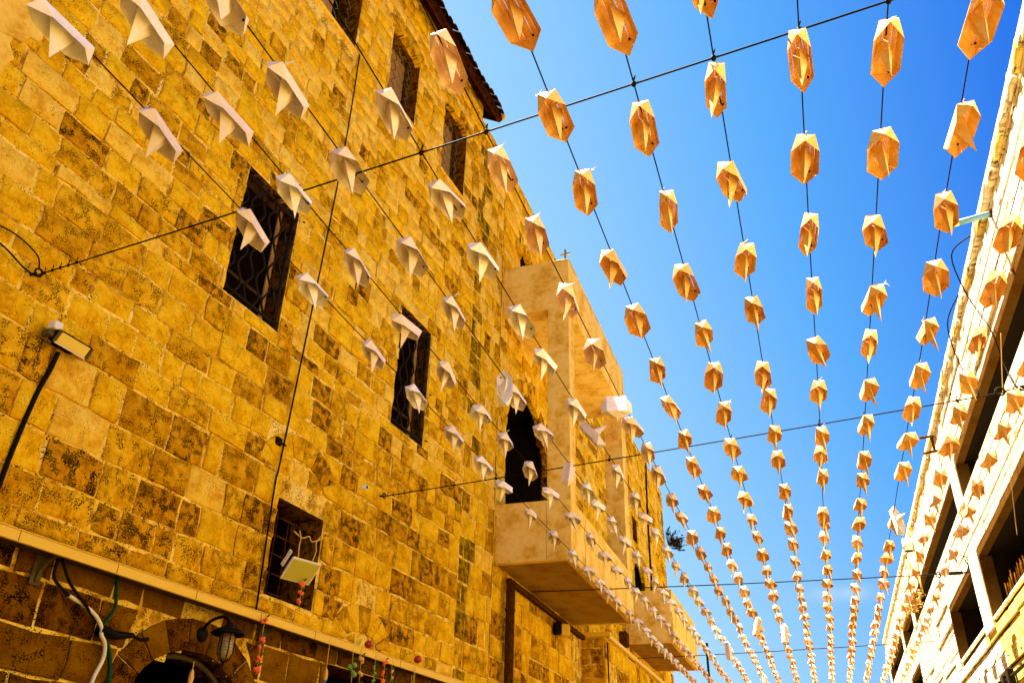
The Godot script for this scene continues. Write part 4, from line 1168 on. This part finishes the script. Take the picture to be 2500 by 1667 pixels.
func boats() -> void:
	var hulls := [hull_mesh(0.12, 0.165, true), hull_mesh(0.14, 0.205, true), hull_mesh(0.15, 0.26, true), hull_mesh(0.12, 0.175, true), hull_mesh(0.14, 0.215, true), hull_mesh(0.15, 0.24, true)]
	var sails := [sail_mesh(0.16, 0.09), sail_mesh(0.12, 0.13), sail_mesh(0.09, 0.16)]
	var whole: Array = []
	for k in 3:
		var st := start()
		st.append_from(hulls[k], 0, Transform3D.IDENTITY)
		st.append_from(sails[k], 0, Transform3D.IDENTITY)
		whole.append(st.commit())
	var knot_st := start()
	ball(knot_st, Vector3(0.03, -0.018, -0.17), 0.008)
	var knot := finish(knot_st)
	var tie_st := start()
	box(tie_st, Vector3(-0.003, 0, -0.0015), Vector3(0.0025, 0.05, 0.0015), Transform3D(Basis(Vector3.BACK, -0.7), Vector3(-0.01, 0.003, 0.18)))
	tube(tie_st, [Vector3(-0.012, 0.004, 0.19), Vector3(-0.008, -0.012, 0.21), Vector3(0.0, -0.04, 0.222)], 0.003, 4)
	var tie := finish(tie_st)
	var xs := [-3.70, -3.16, -2.66, -2.11, -1.61, -1.11, -0.58, -0.08, 0.42, 0.90, 1.37, 1.84, 2.34]
	# distances of the boats along each string, in tenths of a metre, as they hang in the photograph
	var rows := [
		"24 33 44 53 65 75 86 96 104 116 128 139 149 158 166 173 184 193 203", "25 33 41 51 61 71 81 89 99 108 119 130 140 149 158 166 174 183 191 200",
		"25 32 40 51 60 74 78 88 98 109 115 124 133 142 151", "36 45 53 63 71 83 88 103 114 122 130 140", "33 43 51 61 71 80 89 97 105 115 123 133 142",
		"31 39 47 57 66 76 85 94 103 113 123 132 141", "33 42 51 61 70 79 88 98 107 117 126 135", "32 40 49 59 67 80 86 95 103 115 124 132",
		"39 48 57 66 76 85 97 103 111 127 131 138", "40 49 58 68 76 86 95 106 113 123 132 142", "39 48 57 66 75 84 92 101 111 129 133 145 152",
		"52 61 69 78 87 95 104 115 124 132 141", "84 93 101 110 120 130 139 152"]
	var names := ["first", "second", "third", "fourth", "fifth", "sixth", "seventh", "eighth", "ninth", "tenth", "eleventh", "twelfth", "thirteenth"]
	var order: Array = names.duplicate()
	order.append_array("fourteenth fifteenth sixteenth seventeenth eighteenth nineteenth twentieth twenty-first twenty-second twenty-third twenty-fourth twenty-fifth twenty-sixth twenty-seventh twenty-eighth twenty-ninth thirtieth".split(" "))
	for tens in ["thirty", "forty", "fifty", "sixty"]:
		for k in 9: order.append(tens + "-" + names[k])
		order.append({"thirty": "fortieth", "forty": "fiftieth", "fifty": "sixtieth", "sixty": "seventieth"}[tens])
	var special := {"2_5": [0, "white paper boat hung upright showing its open hull, on the third string"], "4_5": [1, "bright white paper boat turned to show its flat back, on the fifth string"], "2_8": [2, "narrow white paper boat hung upright with its flat back in view, third string"],
		"3_6": [3, "crumpled paper boat twisted sideways like a star, on the fourth string"], "10_9": [0, "large pale paper boat hung upright with open hull, eleventh string before the sky"]}
	var all: Array = []
	for r in 13:
		var zs: Array = []
		for t in rows[r].split(" "): zs.append(-float(t) * 0.1)
		while zs[-1] > -47.0:
			zs.append(zs[-1] - (0.91 + rng.randf_range(-0.12, 0.16)))
		# the string itself
		var pts: Array = []
		for k in 26:
			var z := 2.0 - k * 2.0
			var drift := (0.10 * clampf((-z - 8.0) / 12.0, 0.0, 1.0)) * (1.0 if r < 5 else 0.0)
			pts.append(Vector3(xs[r] + drift + rng.randf_range(-0.006, 0.006), CORD_Y + rng.randf_range(-0.012, 0.012), z))
		var st := start()
		tube(st, pts, 0.0048, 5)
		tag(obj("cord", finish(st), M.cord, self), "thin dark cord carrying the %s row of paper boats from the left" % names[r], "cord", "cords strung along the street")
		for i in zs.size():
			var z: float = zs[i]
			var seg := clampi(int((2.0 - z) / 2.0), 0, 24)
			var p: Vector3 = pts[seg].lerp(pts[seg + 1], clampf((2.0 - z) / 2.0 - seg, 0, 1))
			all.append([(p - EYE).length() if z > -44.0 else 99.0, r, i, p])
	all.sort_custom(func(a, b): return a[0] < b[0])
	var count := [0, 0, 0, 0, 0, 0, 0, 0, 0, 0, 0, 0, 0]
	var rest: Array = []
	for n in all.size():
		var r: int = all[n][1]
		var i: int = all[n][2]
		var p: Vector3 = all[n][3] + Vector3(0, -0.012, 0)
		var open: int = rng.randi_range(0, 2) if rng.randf() < 0.7 else 1
		var sail := rng.randi_range(0, 2)
		var basis := Basis(Vector3.UP, rng.randf_range(-0.16, 0.16)) * Basis(Vector3.BACK, rng.randf_range(-0.26, 0.26)) * Basis(Vector3.RIGHT, rng.randf_range(-0.12, 0.10))
		var key := "%d_%d" % [r, i]
		var label := "paper boat, %s from the near end of the %s string from the left" % [order[i], names[r]]
		if special.has(key):
			label = special[key][1]
			match special[key][0]:
				0: basis = Basis(Vector3.UP, PI + 0.5) * Basis(Vector3.RIGHT, PI * 0.5 + 0.25)
				1: basis = Basis(Vector3.UP, 0.2) * Basis(Vector3.RIGHT, 1.15) * Basis.from_scale(Vector3(1.75, 1.0, 0.62)); open = 2
				2: basis = Basis(Vector3.UP, -0.25) * Basis(Vector3.RIGHT, 1.3) * Basis.from_scale(Vector3(1.1, 1.0, 0.75))
				3: basis = Basis(Vector3.UP, 1.2) * Basis(Vector3.RIGHT, 0.9) * Basis(Vector3.BACK, 2.7)
			p += Vector3(0, -0.16, 0)
		elif -p.z > 14.0 and rng.randf() < 0.02:
			basis = Basis(Vector3.UP, rng.randf_range(-1, 1)) * Basis(Vector3.RIGHT, PI * 0.5 * rng.randf_range(0.7, 1.2))
			p += Vector3(0, -0.15, 0)
		var xf := Transform3D(basis, p)
		var tone: String = "white" if r < 4 or special.has(key) else ("cream" if r == 4 or -p.z > 12.0 and rng.randf() < 0.55 else "tan")  # tone paints the light of each row: shaded white, sunlit cream and tan
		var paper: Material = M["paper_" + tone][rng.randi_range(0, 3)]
		if n >= 300:
			rest.append(xf)
			continue
		if all[n][0] > 17.0:
			var o := obj("paper_boat", whole[open], paper, self)
			o.transform = xf
			tag(o, label, "paper boat", "paper boats strung above the street")
			continue
		var b := thing("paper_boat", label, "paper boat", xf, "paper boats strung above the street")
		obj("hull", hulls[open + 3 * rng.randi_range(0, 1)], paper, b)
		obj("sail", sails[sail], paper, b)
		if all[n][0] < 11.0:
			obj("knot", knot, M.black, b)
			if rng.randf() < 0.4: obj("tie", tie, M.white, b).rotation.y = rng.randf_range(-0.3, 0.5)
	var mm := MultiMesh.new()
	mm.transform_format = MultiMesh.TRANSFORM_3D
	mm.mesh = whole[1]
	mm.instance_count = rest.size()
	for n in rest.size(): mm.set_instance_transform(n, rest[n])
	var far := MultiMeshInstance3D.new()
	far.name = "far_paper_boats"
	far.multimesh = mm
	far.material_override = M.paper_cream[0]
	add_child(far, true)
	tag(far, "far paper boats running together toward the end of the street", "paper boats", "", "stuff")
	# cross cables and the ties that hold the cords to them
	var cables := [[Vector3(-5.93, 5.65, -4.47), Vector3(2.85, 5.70, -3.45), "thick cross cable nearest the camera, from the stone wall over the street", 0.0065],
		[Vector3(-5.50, 5.63, -10.38), Vector3(2.82, 5.72, -9.2), "second cross cable, tied to the stone wall below the second barred window", 0.007],
		[Vector3(-5.2, 5.70, -16.5), Vector3(2.80, 5.72, -16.95), "third cross cable, running from under the balcony to the concrete pilaster", 0.010],
		[Vector3(-4.66, 5.70, -24.4), Vector3(2.82, 5.75, -23.6), "farthest cross cable, passing under the second balcony", 0.010]]
	for c in cables:
		var t := thing("cross_cable", c[2], "cable", Transform3D.IDENTITY, "cables stretched across the street")
		obj("cable", tube_mesh(sag(c[0], c[1], 0.02, 14), c[3], 6), M.cable, t)
		for r in 13:
			var f: float = (xs[r] - c[0].x) / (c[1].x - c[0].x)
			var q: Vector3 = c[0].lerp(c[1], f) + Vector3.DOWN * 0.08 * f * (1.0 - f)
			obj("tie_knot", knot_big(), M.cable, t).position = q
		for k in 5:
			var f := 0.01 + k * 0.011
			obj("cable_clip", knot_big(), M.iron, t).transform = Transform3D(Basis.from_scale(Vector3(0.5, 0.8, 0.8)), c[0].lerp(c[1], f))
	for c in [[Vector3(2.70, 5.72, -16.93), "steel turnbuckle tying the third cable to the concrete pilaster"], [Vector3(2.62, 5.71, -9.22), "eye and turnbuckle at the right end of the second cable"]]:
		var t := thing("turnbuckle", c[1], "turnbuckle", Transform3D(Basis.IDENTITY, c[0]))
		obj("rod", tube_mesh([Vector3(-0.35, -0.012, 0), Vector3(0.2, 0.012, 0)], 0.012, 6), M.iron, t)
		obj("body", box_mesh(Vector3(-0.22, -0.03, -0.015), Vector3(0.02, 0.03, 0.015), 0.006), M.iron, t)
		var ring: Array = []
		for k in 11: ring.append(Vector3(-0.38 + cos(TAU * k / 10) * 0.045, -0.01 + sin(TAU * k / 10) * 0.045, 0))
		obj("eye", tube_mesh(ring, 0.012, 5), M.iron, t)
		obj("tangle", tube_mesh(smooth_path([Vector3(0.1, 0.0, 0.03), Vector3(0.14, 0.22, 0.05), Vector3(0.10, 0.30, -0.05), Vector3(0.15, 0.1, -0.06), Vector3(0.14, -0.08, 0.05), Vector3(0.15, 0.05, 0.12)]), 0.010, 5), M.cable, t)

var big: ArrayMesh
func knot_big() -> ArrayMesh:
	if big == null:
		var st := start()
		ball(st, Vector3.ZERO, 0.017, 1.4)
		tube(st, [Vector3(0, 0.03, 0), Vector3(0.012, 0.06, 0.01)], 0.007, 4)
		big = finish(st)
	return big

# ------------------------------------------------------------------ sky

func sky_picture() -> Image:
	var w := 1024
	var h := 512
	var im := Image.create(w, h, false, Image.FORMAT_RGBF)
	var stops := [Color(0.0, 0.12, 0.82), Color(0.11, 0.43, 1.0), Color(0.36, 0.69, 1.02), Color(0.80, 0.95, 1.04)]
	var n := FastNoiseLite.new()
	n.seed = 5
	n.frequency = 0.9
	n.fractal_octaves = 4
	var puff := Vector3(0.040, 0.222, -0.973).normalized()
	for j in h:
		var el := PI * 0.5 - PI * (j + 0.5) / h
		for i in w:
			var az := (i + 0.5) / w * TAU
			var d := Vector3(sin(az) * cos(el), sin(el), -cos(az) * cos(el))
			var side := 0.5 - 0.5 * sin(az) * cos(el)
			var up := maxf(d.y, 0.0)
			var t := clampf(2.1 * (side - 0.335) + 0.42 * pow(1.0 - up, 3.0), 0.0, 1.0)
			var f := t * 3.0
			var k := mini(int(f), 2)
			var c: Color = stops[k].lerp(stops[k + 1], f - k)
			var q := d - puff
			var near := exp(-pow(q.x / 0.030, 2.0) - pow(q.y / 0.006, 2.0)) if d.z < 0.0 else 0.0
			if near > 0.01:
				c = c.lerp(Color(0.85, 0.93, 1.0), clampf(near * (0.45 + 0.5 * n.get_noise_3d(d.x * 30.0, d.y * 90.0, d.z * 30.0)), 0.0, 0.7))
			if d.y < 0.0: c = c.lerp(Color(0.30, 0.26, 0.20), clampf(-d.y * 6.0, 0.0, 1.0))
			im.set_pixel(i, j, Color(c.r / EXPOSURE, c.g / EXPOSURE, c.b / EXPOSURE))
	return im

# ------------------------------------------------------------------ all of it

func _ready() -> void:
	rng.seed = 20240607
	var cam := Camera3D.new()
	cam.name = "camera"
	cam.transform = Transform3D(Basis(CAM_RIGHT, CAM_UP, -CAM_FWD), EYE)
	cam.fov = 43.70
	cam.near = 0.1
	cam.far = 800.0
	add_child(cam)
	cam.current = true
	var env := Environment.new()
	env.background_mode = Environment.BG_SKY
	var sky := Sky.new()
	var pano := PanoramaSkyMaterial.new()
	pano.panorama = ImageTexture.create_from_image(sky_picture())
	sky.sky_material = pano
	env.sky = sky
	env.tonemap_mode = Environment.TONE_MAPPER_LINEAR
	env.tonemap_exposure = EXPOSURE
	env.sdfgi_enabled = true
	env.ssao_enabled = true
	env.ssil_enabled = true
	var we := WorldEnvironment.new()
	we.name = "environment"
	we.environment = env
	add_child(we)
	var sun := DirectionalLight3D.new()
	sun.name = "sun"
	sun.light_energy = 1.6
	sun.light_color = Color(1.0, 0.95, 0.86)
	sun.light_angular_distance = 0.5
	sun.shadow_enabled = true
	sun.transform = Transform3D(Basis.looking_at(-SUN.normalized(), Vector3.FORWARD), Vector3(0, 30, 0))
	add_child(sun)

	materials()
	M.frost = plain(Color(0.34, 0.24, 0.08), 0.25)
	var screen := Image.create(64, 64, false, Image.FORMAT_RGB8)
	for j in 64:
		for i in 64:
			var on := (i % 8 < 3) or (j % 8 < 3)
			screen.set_pixel(i, j, Color(0.02, 0.012, 0.003) if on else Color(0.11, 0.06, 0.008))
	M.screen = StandardMaterial3D.new()
	M.screen.albedo_texture = ImageTexture.create_from_image(screen)
	M.screen.uv1_triplanar = true
	M.screen.uv1_world_triplanar = true
	M.screen.uv1_scale = Vector3.ONE * 5.0
	M.screen.roughness = 0.95
	M.screen.metallic_specular = 0.05

	var ground := obj("ground", box_mesh(Vector3(-300, -0.3, -300), Vector3(300, -0.004, 300)), M.paving, self)
	tag(ground, "", "", "", "structure")
	var lane := obj("pavement", box_mesh(Vector3(-6.0, -0.1, -60), Vector3(2.8, 0.0, 12)), M.paving, self)
	tag(lane, "", "", "", "structure")
	stone_house()
	balcony_house()
	concrete_building()
	boats()
